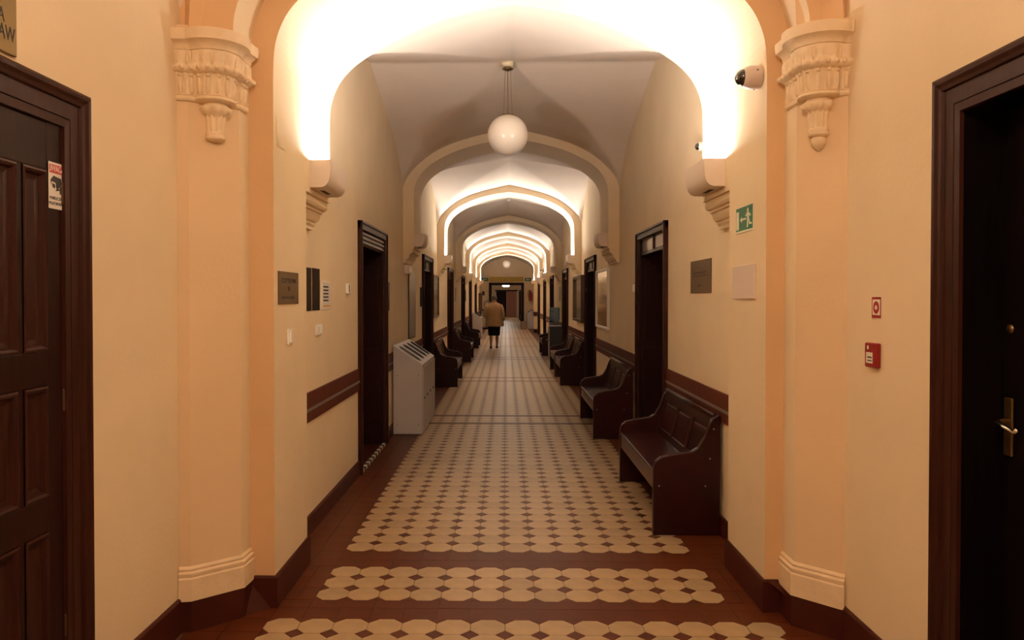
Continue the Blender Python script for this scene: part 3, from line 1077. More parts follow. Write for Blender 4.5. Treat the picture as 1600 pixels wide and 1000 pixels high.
# ---------------------------------------------------------------- benches
def make_bench():
    """local frame: x = distance from wall towards the aisle, y = along the wall, z up"""
    root = empty('pew_bench')
    Lb = 1.54
    ep = [(0, 0), (.45, 0), (.45, .44), (.445, .475), (.434, .50), (.40, .529), (.33, .546), (.26, .556), (.193, .568), (.15, .593), (.107, .662), (.085, .725), (.066, .768), (.045, .797), (.02, .812), (0, .812)]
    for y in (0, Lb - .042):
        MB().prism(ep, y, y + .042, 'y').build('end_panel', 'bench', root, bevel=.008)
    MB().box(.07, .445, .04, Lb - .04, .405, .435).build('seat', 'bench', root, bevel=.007)
    MB().box(.418, .44, .042, Lb - .042, .300, .403).build('front_rail', 'bench_rail_lit', root, bevel=.004)
    # leaning back: frame board with three raised-edge panels
    def lean(d0, z): return .125 - (z - .43) * .235 + d0
    def slab(y0, y1, z0, z1, d0, d1, nm, m, par, bev=.004):
        v = []
        for y in (y0, y1):
            for z in (z0, z1):
                for d in (d0, d1):
                    v.append((lean(d, z), y, z))
        f = [(0, 1, 3, 2), (4, 6, 7, 5), (0, 4, 5, 1), (2, 3, 7, 6), (0, 2, 6, 4), (1, 5, 7, 3)]
        return MB()._add(v, f).build(nm, m, par, bevel=bev)
    bk = slab(.04, Lb - .04, .36, .79, -.03, -.008, 'backrest', 'bench', root)
    for z0, z1 in ((.42, .49), (.725, .795)):
        slab(.04, Lb - .04, z0, z1, -.010, .006, 'back_rail', 'bench', bk)
    n = 3
    w = (Lb - .08) / n
    for k in range(n + 1):
        yc = .04 + k * w
        y0, y1 = max(.04, yc - .035), min(Lb - .04, yc + .035)
        slab(y0, y1, .485, .73, -.010, .005, 'back_stile', 'bench', bk)
    for k in range(n):
        slab(.04 + k * w + .06, .04 + (k + 1) * w - .06, .515, .70, -.010, .000, 'back_panel', 'bench', bk, .006)
    MB().tube([(lean(0, .805), .03, .805), (lean(0, .805), Lb - .03, .805)], .018, 10).build('top_rail', 'bench', root, smooth=True)
    for y in (-.001, Lb + .001):
        for d, z in ((.41, .335), (.10, .335), (.045, .72), (.07, .52)):
            MB().lathe([(.0055, -.002), (.0055, .001), (.003, .002)], 8, (d, y, z), 'y').build('bolt_cap', 'steel', root)
    return root
bench0 = make_bench()
def place_bench(o, s, y, label):
    x = s * (BAYX - .02)
    Lb = 1.54
    if s > 0:
        o.matrix_world = Matrix(((-1, 0, 0, x), (0, -1, 0, y + Lb), (0, 0, 1, 0), (0, 0, 0, 1)))
    else:
        o.matrix_world = Matrix(((1, 0, 0, x), (0, 1, 0, y), (0, 0, 1, 0), (0, 0, 0, 1)))
    tag(o, label, 'bench', 'dark wooden benches along the corridor')
spots = [(1, 5.14, 'dark wooden pew bench nearest the viewer, just past the near arch'),
         (1, 8.66, 'dark wooden bench between the first and second door recess, below the mirror'),
         (1, 13.98, 'dark wooden bench below the brown glass case, nearer of the adjoining two'),
         (1, 15.62, 'dark wooden bench below the brown glass case, farther of the adjoining two'),
         (1, 21.05, 'dark wooden bench just behind the water cooler'),
         (-1, 13.66, 'dark wooden bench next after the large white bin'),
         (-1, 18.95, 'dark wooden bench second after the large white bin, past the third door recess'),
         (-1, 24.25, 'dark wooden bench third after the large white bin, beside the walking person')]
for i, (s, y, lab) in enumerate(spots):
    place_bench(bench0 if i == 0 else copy_tree(bench0), s, y, lab)

# ---------------------------------------------------------------- waste bins
def make_bin():
    """local: x from wall to aisle, y along the wall, z up"""
    root = empty('sorting_bin')
    W, Lb, zf, zb = .345, 1.43, .825, 1.05
    prof = [(0, .012), (W, .012), (W, zf), (0, zb)]
    MB().prism(prof, 0, Lb, 'y').build('body', 'bin_white', root, bevel=.004)
    MB().box(.01, W - .01, .01, Lb - .01, 0, .014).build('plinth', 'bin_seam', root)
    # seam and doors on the aisle face
    MB().box(W - .001, W + .0015, .018, Lb - .018, .03, zf - .03).build('door_gap', 'bin_seam', root)
    n = 4
    w = (Lb - .04) / n
    for k in range(n):
        y0 = .02 + k * w
        d = MB().box(W, W + .012, y0 + .004, y0 + w - .004, .034, zf - .034).build('door', 'bin_white', root, bevel=.003)
        MB().lathe([(.015, 0), (.015, .006), (.009, .009)], 12, (W + .011, y0 + .06, .43), 'x').build('lock', 'black_rubber', d)
    # sloping lid with four long slots
    ang = math.atan2(zb - zf, W)
    def P(t, y, h):
        x = W - t * math.cos(ang)
        z = zf + t * math.sin(ang)
        return (x + h * math.sin(ang), y, z + h * math.cos(ang))
    Ls = math.hypot(W, zb - zf)
    for k in range(n):
        yc = .02 + (k + .5) * w
        out = []
        def stad(r, half):
            pts = []
            for q in range(9):
                a = -math.pi / 2 + math.pi * q / 8
                pts.append((Ls / 2 + half + r * math.cos(a), yc + r * math.sin(a)))
            for q in range(9):
                a = math.pi / 2 + math.pi * q / 8
                pts.append((Ls / 2 - half + r * math.cos(a), yc + r * math.sin(a)))
            return pts
        o_, i_ = stad(.068, .085), stad(.05, .085)
        n2 = len(o_)
        v = [P(p[0], p[1], .001) for p in o_] + [P(p[0], p[1], .010) for p in o_] + [P(p[0], p[1], .010) for p in i_] + [P(p[0], p[1], .001) for p in i_]
        f = []
        for r in range(3):
            for q in range(n2):
                f.append((r * n2 + q, r * n2 + (q + 1) % n2, (r + 1) * n2 + (q + 1) % n2, (r + 1) * n2 + q))
        s1 = MB()._add(v, f).build('slot_rim', ['bin_seam', 'black_rubber', 'black_rubber', 'black_rubber'][k], root)
        MB()._add([P(p[0], p[1], .003) for p in i_], [list(range(n2))]).build('slot_flap', 'chrome', s1)
    for x, z in ((.05, .70), (W - .05, .70), (.05, .12), (W - .05, .12)):
        MB().lathe([(.006, -.002), (.006, .001)], 8, (x, -.001, z), 'y').build('screw', 'bin_seam', root)
    return root
bin0 = make_bin()
def place_bin(o, s, y, label):
    x = s * (BAYX - .02)
    o.matrix_world = (Matrix(((-1, 0, 0, x), (0, -1, 0, y + 1.43), (0, 0, 1, 0), (0, 0, 0, 1))) if s > 0 else Matrix(((1, 0, 0, x), (0, 1, 0, y), (0, 0, 1, 0), (0, 0, 0, 1))))
    tag(o, label, 'waste bin', 'white sorting bins with sloping tops')
place_bin(bin0, -1, 8.86, 'large white sorting bin with four slots, beyond the first door recess')
place_bin(copy_tree(bin0), -1, 30.0, 'small-looking distant white sorting bin beyond the walking person')
place_bin(copy_tree(bin0), 1, 39.3, 'distant white sorting bin by the end doorway under the fire extinguisher')

# ---------------------------------------------------------------- wall-mounted things
_CX, _CY = VPX - F_PX * math.tan(YAW), VPY + F_PX * math.tan(PITCH)
_RT = Vector((math.cos(YAW), math.sin(YAW), 0))
_FW = Vector((-math.sin(YAW) * math.cos(PITCH), math.cos(YAW) * math.cos(PITCH), -math.sin(PITCH)))
_UP = _RT.cross(_FW)
def on_wall(px, py, X):
    """point of the plane x = X that the photograph shows at pixel (px, py)"""
    d = _FW + _RT * ((px - _CX) / F_PX) - _UP * ((py - _CY) / F_PX)
    t = (X - CAMX) / d.x
    return d.y * t, EYE + d.z * t
def wall_y(px, X):
    return on_wall(px, VPY, X)[0]
def z_at(py, y): return EYE + (VPY - py) * y / F_PX
def rect_at(side, X, px0, px1, y0, y1):
    """centre and size of a wall rectangle read off the photo: columns px0..px1, rows y0..y1 at its middle"""
    ya, yb = wall_y(px0, X), wall_y(px1, X)
    pc = (px0 + px1) / 2
    za, zb = on_wall(pc, y0, X)[1], on_wall(pc, y1, X)[1]
    return (ya + yb) / 2, (za + zb) / 2, abs(yb - ya), abs(za - zb)
def plaque(name, side, X, yc, zc, w, h, th, m, label, cat, group=None, bevel=.002, back=None):
    root = empty(name, mtx=wall_frame(side, X, yc, zc))
    tag(root, label, cat, group)
    MB().box(-w / 2, w / 2, -h / 2, h / 2, 0.0, th).build(back or 'plate', m, root, bevel=bevel)
    return root

# brass plate above the sticker door
yc0, w0 = 2.26, .40
r = plaque('brass_sign', 'L', HALL_L, 2.397 - w0 / 2, 2.364 + .15, w0, .30, .012, 'brass', 'brass sign with dark letters above the sticker door', 'sign')
text('lettering', 'A', .062, (2.338 - 2.397 + w0 / 2, 2.474 - 2.514, .0125), 'ink', r, 'RIGHT', sx=.75)
text('lettering', 'AW', .064, (2.388 - 2.397 + w0 / 2, 2.424 - 2.514, .0125), 'ink', r, 'RIGHT', sx=.72)
# sticker on the panelled door
sy, sz = (2.606 + 2.715) / 2, (2.083 + 1.91) / 2
st = empty('warning_sticker', mtx=wall_frame('L', dlx + .0022, 2.626, 1.990))
tag(st, 'white and red camera surveillance sticker on the panelled door', 'sticker')
sw, sh = .092, .160
MB().box(-sw / 2, sw / 2, -sh / 2, sh / 2, .0002, .0012).build('sheet', 'paper', st)
MB().box(-sw / 2 + .004, sw / 2 - .004, .043, .072, .0012, .0016).build('red_band', 'sticker_red', st)
text('lettering', 'UWAGA!', .030, (0, .0575, .002), 'paper', st, sx=.80)
bl = MB().prism([(-.036, .018), (-.018, .034), (.028, .028), (.026, .006), (.004, -.014), (-.004, -.006), (-.006, .010), (-.030, .014), (-.032, -.002)], .0012, .0018)
bl.prism([(-.026, .008), (-.010, .004), (-.010, -.010), (-.024, -.006)], .0012, .0018)
bl.prism([(-.006, -.018), (.018, -.014), (.018, -.008), (-.004, -.012)], .0012, .0018)
bl.prism([(.018, -.026), (.026, -.026), (.026, .002), (.018, .002)], .0012, .0018)
bl.build('camera_pictogram', 'ink', st)
text('lettering', 'POMIESZCZENIE', .0155, (0, -.044, .0014), 'ink', st, sx=.72)
text('lettering', 'MONITOROWANE', .0155, (0, -.062, .0014), 'ink', st, sx=.70)

# pier and first bay, switch side
X = -ARCX
yc, zc, w, h = rect_at('L', X, 434, 465, 425, 475)
r = plaque('direction_sign', 'L', X, yc, zc, w, h, .006, 'bronze', 'bronze direction sign with two lines of letters and an arrow', 'sign')
text('lettering', 'CZYTELNIA', h * .20, (0, h * .22, .0065), 'bronze_ink', r, sx=w * .80 / (h * .20 * 5.9))
text('lettering', 'IST', h * .19, (0, -.03 * h, .0065), 'bronze_ink', r, sx=.8)
MB().prism([(-w * .36, -h * .33), (w * .12, -h * .33), (w * .12, -h * .37), (w * .36, -h * .30), (w * .12, -h * .23), (w * .12, -h * .27), (-w * .36, -h * .27)], .006, .0068).build('arrow', 'bronze_ink', r)
X = -BAYX
for px0, px1, a, b, lab in ((474.5, 485.5, 418, 486, 'narrow dark info panel next to the bronze direction sign'), (487.5, 498.5, 419.5, 485, 'narrow dark info panel next to the white notice')):
    yc, zc, w, h = rect_at('L', X, px0, px1, a, b)
    r = plaque('info_panel', 'L', X, yc, zc, w, h, .006, 'dark_plate', lab, 'panel', 'pair of narrow dark info panels')
yc, zc, w, h = rect_at('L', X, 501.5, 515, 440, 484)
r = plaque('paper_notice', 'L', X, yc, zc, w, h, .008, 'plastic', 'white notice holder with five lines and an orange bar', 'notice')
sh_ = MB().box(-w / 2 + .01, w / 2 - .01, -h / 2 + .008, h / 2 - .006, .008, .009).build('sheet', 'paper', r)
for k in range(5):
    MB().box(-w * .36, w * .22, h * (.31 - k * .12) - .006, h * (.31 - k * .12) + .006, .009, .0096).build('text_line', 'ink', sh_)
MB().box(-w * .38, w * .42, -h * .40, -h * .34, .009, .0096).build('orange_bar', 'orange_ink', sh_)
yc, zc, w, h = rect_at('L', X, 537.5, 544.5, 444, 458)
r = plaque('thermostat', 'L', X, yc, zc, .075, .085, .03, 'plastic', 'small white wall sensor between the notice and the first door', 'sensor', bevel=.006)
MB().box(-.034, -.012, -.03, .032, .028, .031).build('dark_window', 'ink', r)
# switches
X = -ARCX
yc, zc, w, h = rect_at('L', X, 446.5, 455.5, 515, 538)
r = plaque('light_switch', 'L', X, yc, zc, .075, .085, .012, 'plastic', 'single white light switch below the bronze direction sign', 'switch', bevel=.003)
MB().box(-.026, .026, -.03, .03, .012, .02).build('rocker', 'plastic', r, bevel=.003)
X = -BAYX
yc, zc, w, h = rect_at('L', X, 489.5, 503, 506, 525)
r = plaque('double_switch', 'L', X, yc, zc, .15, .08, .012, 'plastic', 'double white switch below the narrow dark panels', 'switch', bevel=.003)
for k in (-1, 1):
    MB().box(k * .037 - .028, k * .037 + .028, -.03, .03, .012, .02).build('rocker', 'plastic', r, bevel=.003)
# faint cover plate on the pier reveal, upper
yc, zc, w, h = rect_at('L', -ARCX, 433, 444, 185, 232)
plaque('cover_plate', 'L', -ARCX, yc, zc, w, h, .003, 'cream', 'cream painted cover plate high on the pier of the near arch', 'cover')

# exit side of the pier and first bay
X = ARCX
yc, zc, w, h = rect_at('R', X, 1150.5, 1177, 322, 363)
r = plaque('exit_sign', 'R', X, yc, zc, w, h, .004, 'sign_white', 'green emergency exit sign with running figure and arrow', 'sign')
# local x runs towards the viewer's right = towards the camera
MB().box(-w / 2 + .004, w / 2 - .003, -h / 2 + .012, h / 2 - .003, .004, .0048).build('green_field', 'sign_green', r)
MB().box(-w * .46, -w * .30, -h * .36, h * .34, .0048, .0056).build('door_symbol', 'sign_white', r)
MB().prism([(-w * .24, 0), (-w * .12, h * .12), (-w * .12, h * .035), (w * .12, h * .035), (w * .12, -h * .035), (-w * .12, -h * .035), (-w * .12, -h * .12)], .0048, .0056).build('arrow', 'sign_white', r)
fg = MB()
fg.lathe([(.0125, .0048), (.0125, .0056)], 14, (w * .22, h * .31, 0))
fg.prism([(w * .17, h * .24), (w * .29, h * .22), (w * .29, -h * .02), (w * .18, -h * .02)], .0048, .0056)
fg.prism([(w * .27, h * .22), (w * .40, h * .10), (w * .36, h * .04), (w * .26, h * .14)], .0048, .0056)
fg.prism([(w * .18, h * .22), (w * .08, h * .12), (w * .12, h * .07), (w * .20, h * .14)], .0048, .0056)
fg.prism([(w * .18, 0), (w * .25, 0), (w * .24, -h * .34), (w * .17, -h * .34)], .0048, .0056)
fg.prism([(w * .24, 0), (w * .30, -h * .02), (w * .34, -h * .16), (w * .45, -h * .20), (w * .44, -h * .27), (w * .29, -h * .24)], .0048, .0056)
fg.build('running_figure', 'sign_white', r)
yc, zc, w, h = rect_at('R', X, 1147, 1181, 414, 467)
plaque('blank_panel', 'R', X, yc, zc, w, h, .010, 'blank_plate', 'blank pinkish white square panel below the exit sign', 'panel')
X = BAYX
yc, zc, w, h = rect_at('R', X, 1080, 1112, 406, 458)
r = plaque('bronze_plaque', 'R', X, yc, zc, w, h, .006, 'bronze', 'bronze wall plaque with faint writing beside the blank panel', 'sign')
MB().box(-w * .36, w * .30, h * .10, h * .14, .006, .0066).build('text_line', 'bronze_ink', r)
MB().box(-w * .36, w * .38, h * .01, h * .04, .006, .0066).build('text_line', 'bronze_ink', r)
ar = MB().prism([(-w * .12, -h * .27), (-w * .06, -h * .20), (-w * .06, -h * .25), (w * .06, -h * .25), (w * .06, -h * .29), (-w * .06, -h * .29), (-w * .06, -h * .34)], .006, .0068)
ar.build('arrow', 'bronze_ink', r)
yc, zc, w, h = rect_at('R', X, 989, 994, 445, 456)
r = plaque('thermostat', 'R', X, yc, zc, .08, .085, .022, 'plastic', 'small white wall sensor just past the first door above the second bench', 'sensor', bevel=.006)
MB().box(-.02, .02, -.02, .02, .022, .025).build('rocker', 'plastic', r, bevel=.002)

# fire signs on the hall wall
X = HALL_R
yc, zc, w, h = rect_at('R', X, 1363.5, 1378, 464, 497)
r = plaque('fire_alarm_sign', 'R', X, yc, zc, w + .004, h + .006, .003, 'sign_white', 'red and white fire alarm sign with a round button symbol', 'sign')
MB().box(-w / 2, w / 2, -h / 2, h / 2, .003, .0036).build('red_field', 'sign_red', r)
MB().box(-w * .40, w * .40, -h * .36, h * .38, .0036, .0042).build('white_square', 'sign_white', r)
MB().lathe([(.5, .0042), (.5, .0048)], 28, (0, 0, 0)).build('button_symbol', 'sign_red', r).scale = (w * .62, h * .60, 1)
MB().lathe([(.5, .0048), (.5, .0054)], 20, (0, 0, 0)).build('button_center', 'sign_white', r).scale = (w * .26, h * .22, 1)
yc, zc, w, h = rect_at('R', X, 1360, 1377.5, 539, 571)
r = plaque('fire_call_point', 'R', X, yc, zc, .098, .105, .024, 'alarm_red', 'red fire call point box under the round-symbol sign', 'alarm', bevel=.005, back='housing')
MB().box(-.030, .024, -.034, .012, .024, .0262).build('glass_panel', 'sign_white', r)
MB().box(-.018, .020, -.012, -.006, .0262, .0268).build('text_line', 'ink', r)
MB().box(-.018, .020, -.026, -.021, .0262, .0268).build('text_line', 'ink', r)
MB().box(-.022, -.012, .024, .040, .024, .026).build('emblem', 'sign_white', r)

# dome cameras
def dome(x, y, z, side, sc_, label):
    root = empty('dome_camera', mtx=wall_frame(side, x, y, z) @ Matrix.Scale(sc_, 4))
    tag(root, label, 'camera', 'dome security cameras')
    MB().lathe([(.056, 0), (.060, .004), (.060, .05), (.056, .068), (.050, .082), (.044, .086)], 32).build('housing', 'cam_body', root, angle=35)
    prof = [(.044 * math.cos(math.pi / 2 * k / 10) + .0005, .084 + .046 * math.sin(math.pi / 2 * k / 10)) for k in range(11)]
    MB().lathe(prof, 28).build('dome', 'cam_dome', root, smooth=True)
    MB().lathe([(.0465, .080), (.0475, .085), (.0465, .090)], 28).build('trim_ring', 'fixture_white', root, smooth=True)
    for k in range(3):
        a = 2.1 * k + .4
        MB().lathe([(.004, .0), (.004, .002)], 8, (.0605 * math.cos(a), .0605 * math.sin(a), .03), 'x').build('screw', 'slot', root)
yd = wall_y(1192, ARCX) + .06
dome(ARCX, yd, z_at(125, yd), 'R', 1.0, 'white dome security camera high on the near arch above the exit sign')
dome(BAYX, 5.62, z_at(231, 5.62), 'R', .62, 'dark dome camera peeping out beside the uplight past the near arch')
for y, z, lab in ((29.2, 2.66, 'tiny distant dome camera high on the wall past the fifth arch'),):
    dome(BAYX, y, z, 'R', 1.2, lab)

# detector on the third vault crown
root = empty('smoke_detector', (0, 17.9, 3.93))
tag(root, 'small round smoke detector at the crown of a vault beyond the third arch', 'detector')
MB().lathe([(.02, -.055), (.045, -.045), (.055, -.025), (.055, .01)], 20).build('housing', 'plastic', root, smooth=True)
MB().lathe([(.012, -.062), (.018, -.055)], 12).build('sensor_tip', 'plastic_dark', root)

# second bay: mirror, cases, pictures, plates
def framed(name, s, y0, y1, z0, z1, fm, gm, label, cat, fw=.035, th=.04):
    side = 'L' if s < 0 else 'R'
    w, h = y1 - y0, z1 - z0
    root = empty(name, mtx=wall_frame(side, s * BAYX, (y0 + y1) / 2, (z0 + z1) / 2))
    tag(root, label, cat)
    for a, b, c, d in ((-w / 2, w / 2, -h / 2, -h / 2 + fw), (-w / 2, w / 2, h / 2 - fw, h / 2)):
        MB().box(a, b, c, d, 0, th).build('frame_rail', fm, root, bevel=.004)
    for a, b in ((-w / 2, -w / 2 + fw), (w / 2 - fw, w / 2)):
        MB().box(a, b, -h / 2 + fw, h / 2 - fw, 0, th).build('frame_stile', fm, root, bevel=.004)
    MB().box(-w / 2 + fw * .8, w / 2 - fw * .8, -h / 2 + fw * .8, h / 2 - fw * .8, 0, th * .55).build('pane', gm, root)
    return root
framed('wall_mirror', 1, 10.75, 12.15, 1.15, 2.03, 'plastic', 'mirror', 'large glass-fronted silver board reflecting lights, before the second bench-side door', 'mirror')
r = framed('display_case', 1, 14.0, 15.7, 1.15, 2.03, 'frame_brown', 'picture_glass', 'brown wooden glazed display case above the adjoining benches', 'display case', .05, .09)
framed('picture_frame', -1, 13.75, 14.85, 1.24, 2.03, 'frame_brown', 'picture_glass', 'large framed picture on the bin-side wall after the second door', 'picture', .03, .035)
# arched steel mirror and emergency light
root = empty('arched_mirror', mtx=wall_frame('L', -BAYX, 10.76, 1.05))
tag(root, 'tall narrow arched steel mirror above the large white bin', 'mirror')
w = .36
pts = [(-w, 0), (w, 0), (w, .82)] + [(w * math.cos(a), .82 + .14 * math.sin(a)) for a in [math.pi * k / 14 for k in range(1, 14)]] + [(-w, .82)]
MB().prism(pts, 0, .02).build('glass', 'steel', root, bevel=.004)
MB().prism([(p[0] * 1.05, p[1] * 1.02 - .012) for p in pts], 0, .012).build('rim', 'slot', root)
r = plaque('emergency_light', 'L', -BAYX, 10.15, 2.0 - .02, .36, .12, .06, 'fixture_white', 'small emergency light under the second arch corbel above the bin', 'light', bevel=.01, back='housing')
MB().box(-.15, .15, -.045, .03, .06, .068).build('diffuser', 'opal', r, bevel=.006)
# name plates by the doors
for s, y, z, w, h, m, lab in ((-1, 8.52, 1.62, .16, .32, 'wood', 'dark name plate just past the first door recess, before the bin'), (-1, 11.92, 1.62, .16, .30, 'dark_plate', 'dark name plate beside the second bin-side door recess'),
                        (-1, 20.05, 1.70, .28, .36, 'desk_panel', 'tan notice board past the third bin-side door recess'), (1, 20.6, 1.72, .34, .38, 'desk_panel', 'tan notice board past the third bench-side door recess'),
                        (-1, 24.9, 1.68, .3, .36, 'dark_plate', 'dark framed plate past the fourth bin-side door recess'), (1, 14.05 - .22, 1.75, .1, .07, 'plastic', 'tiny white sensor between the second bench-side door and the brown case')):
    plaque('wall_plate', 'L' if s < 0 else 'R', s * BAYX, y, z, w, h, .02, m, lab, 'plate')

# ---------------------------------------------------------------- water cooler
root = empty('water_cooler', (1.19, 19.6, 0))
tag(root, 'water cooler with upturned blue bottle behind the benches', 'water cooler')
MB().box(-.16, .16, -.16, .16, .0, .92).build('cabinet', 'cooler_grey', root, bevel=.02)
MB().box(-.165, -.155, -.13, .13, .5, .86).build('tap_recess', 'cooler_dark', root, bevel=.01)
MB().box(-.14, .17, -.165, -.155, .05, .88).build('side_panel', 'cooler_dark', root, bevel=.01)
for k in (-1, 1):
    MB().tube([(-.16, k * .06, .76), (-.20, k * .06, .75), (-.205, k * .06, .72)], .012, 8).build('tap', 'plastic', root)
MB().box(-.22, -.16, -.1, .1, .52, .54).build('drip_tray', 'cooler_dark', root, bevel=.004)
MB().lathe([(.15, .92), (.15, .95), (.10, .97)], 24).build('collar', 'cooler_dark', root)
MB().lathe([(.03, .955), (.05, .99), (.115, 1.02), (.135, 1.06), (.135, 1.12), (.128, 1.13), (.135, 1.14), (.135, 1.23), (.128, 1.24), (.135, 1.25), (.135, 1.33), (.125, 1.36), (.02, 1.365)], 28).build('bottle', 'bottle_blue', root, smooth=True)

# ---------------------------------------------------------------- far end things
for xa, lab in ((-1.19, 'tiny green exit sign over the desk side of the end doorway'), (1.12, 'tiny green exit sign over the extinguisher side of the end doorway')):
    r = plaque('exit_sign', 'E', xa, END, 2.60, .36, .17, .03, 'sign_green', lab, 'sign')
    MB().prism([(-.12, 0), (-.04, .05), (-.04, .015), (.12, .015), (.12, -.015), (-.04, -.015), (-.04, -.05)], .03, .032).build('arrow', 'sign_white', r)
plaque('yellow_banner', 'E', -.03, END, 2.62, 1.80, .26, .02, 'banner_yellow', 'long yellow banner board above the end doorway', 'banner')
plaque('pale_panel', 'E', -.03, END, 2.86, .36, .12, .02, 'blank_plate', 'small pale panel above the yellow banner', 'panel')
plaque('wall_notice', 'E', -1.28, END, 1.86, .14, .22, .02, 'ink', 'tiny dark notice on the end wall above the desk', 'notice')
# fire extinguisher on the end wall
root = empty('fire_extinguisher', (1.25, END - .14, 1.45))
tag(root, 'red fire extinguisher hung on the end wall beside the square pier', 'extinguisher')
MB().lathe([(.06, 0), (.085, .02), (.09, .06), (.09, .42), (.07, .48), (.03, .52), (.03, .56)], 20).build('cylinder_body', 'extinguisher', root, smooth=True)
MB().box(-.09, .03, -.015, .015, .55, .58).build('handle', 'black_rubber', root)
MB().tube([(0, 0, .55), (-.1, -.02, .54), (-.14, -.03, .4), (-.12, -.03, .2)], .014, 8).build('hose', 'black_rubber', root)
MB().box(-.05, .05, -.10, .14, .0, .02).build('bracket', 'steel', root)
# counter desk on the left before the end wall
root = empty('counter_desk', (-1.0, 39.6, 0))
tag(root, 'pale counter desk with a dark top before the end wall', 'desk')
MB().box(-.32, .28, -.30, 1.2, .09, .98).build('front_panel', 'desk_panel', root, bevel=.01)
MB().box(-.34, .34, -.36, 1.25, .98, 1.03).build('counter_top', 'wood', root, bevel=.008)
MB().box(-.30, .26, -.27, 1.18, 0, .09).build('plinth', 'wood', root)
root = empty('dried_wreath', (-1.02, 39.55, 1.062))
tag(root, 'round dried wreath decoration standing on the counter desk', 'wreath')
MB().tube([(.19 * math.cos(a), .03 * math.sin(3 * a), .20 + .19 * math.sin(a)) for a in [2 * math.pi * k / 20 for k in range(20)]] + [(.19, 0, .20)], .03, 8).build('ring', 'basket', root, smooth=True)
mb = MB()
for k in range(60):
    a = random.uniform(0, 2 * math.pi)
    r_ = random.uniform(.13, .20)
    p = Vector((r_ * math.cos(a), random.uniform(-.06, .06), .24 + r_ * math.sin(a)))
    d = Vector((random.uniform(-1, 1), random.uniform(-1, 1), random.uniform(-1, 1))).normalized() * .05
    e = d.orthogonal().normalized() * .018
    mb._add([tuple(p - d), tuple(p + e), tuple(p + d), tuple(p - e)], [(0, 1, 2, 3)])
mb.build('dry_leaves', 'leaf_green', root, fix=False)
root = empty('notice_cabinet', mtx=wall_frame('L', -BAYX + .004, 37.3, 1.0))
tag(root, 'brown wooden wall cabinet before the end wall on the desk side', 'cabinet')
MB().box(-.35, .35, 0, .85, 0, .16).build('body', 'frame_brown', root, bevel=.01)
MB().box(-.31, -.01, .04, .81, .16, .175).build('door', 'wood_casing', root, bevel=.006)
MB().box(.01, .31, .04, .81, .16, .175).build('door', 'wood_casing', root, bevel=.006)
# waste basket before the far bin
root = empty('waste_basket', (.82, 39.0, 0))
tag(root, 'small tan waste basket in front of the far white bin', 'basket')
MB().lathe([(.12, 0), (.15, .40), (.16, .40), (.16, .42), (.145, .42), (.115, .02)], 20, mod=lambda a, i: 1).build('pail', 'basket', root, angle=40)

# beyond the end doorway
far = [('round_ceiling_lamp', 49.0, 2.86, 'added glowing lamp hidden by the head of the end doorway'), ('round_ceiling_lamp', 60.0, 2.62, 'glowing ceiling lamp seen through the end doorway, farther one')]  # nearer lamp is added, unseen behind the lintel, to light this corridor
for nm, y, z, lab in far:
    root = empty(nm, (-.07, y, z))
    tag(root, lab, 'lamp', 'glowing lamps beyond the end doorway')
    MB().lathe([(.08, -.12), (.24, -.10), (.28, -.04), (.24, 0)], 20).build('glass_bowl', 'far_lit', root, smooth=True)
    MB().lathe([(.12, 0), (.12, .05), (.02, .06), (.02, .52)], 16).build('stem', 'old_brass', root)
r = empty('door_16', (0, YE2, 0))
tag(r, 'pinkish brown door closing the corridor beyond', 'door', kind='structure')
MB().box(.02, .85, -.05, 0, 0, 2.2).build('leaf', 'far_door', r, bevel=.01)
MB().box(-.9, -.02, -.05, 0, 0, 2.2).build('leaf', 'wood_door', r, bevel=.01)
MB().box(-1.0, .95, -.03, 0, 2.2, 2.32).build('casing_head', 'wood', r)
for s, y, w, lab in ((1, 46, 1.4, 'tall dark cupboard beyond the end doorway, nearer one'), (1, 56, 1.5, 'tall dark cupboard beyond the end doorway, farther one'), (-1, 51, 1.4, 'tall dark cupboard beyond the end doorway, desk side')):
    xx = 1.32 if s > 0 else -1.52
    root = empty('tall_cupboard', (xx, y, 0))
    tag(root, lab, 'cupboard', 'dark cupboards beyond the end doorway')
    MB().box(0, -s * .4, 0, w, 0, 2.2).build('carcass', 'wood_door', root, bevel=.01)
    MB().box(-s * .4, -s * .415, .02, w / 2 - .01, .08, 2.15).build('door', 'wood', root)
    MB().box(-s * .4, -s * .415, w / 2 + .01, w - .02, .08, 2.15).build('door', 'wood', root)
b9 = copy_tree(bench0)
b9.matrix_world = Matrix(((-1, 0, 0, 1.33), (0, -1, 0, 45.2), (0, 0, 1, 0), (0, 0, 0, 1)))
tag(b9, 'dark bench just beyond the end doorway', 'bench', 'dark wooden benches along the corridor')
b10 = copy_tree(bench0)
b10.matrix_world = Matrix(((-1, 0, 0, 1.33), (0, -1, 0, 50.5), (0, 0, 1, 0), (0, 0, 0, 1)))
tag(b10, 'dark bench between the cupboards beyond the end doorway', 'bench', 'dark wooden benches along the corridor')

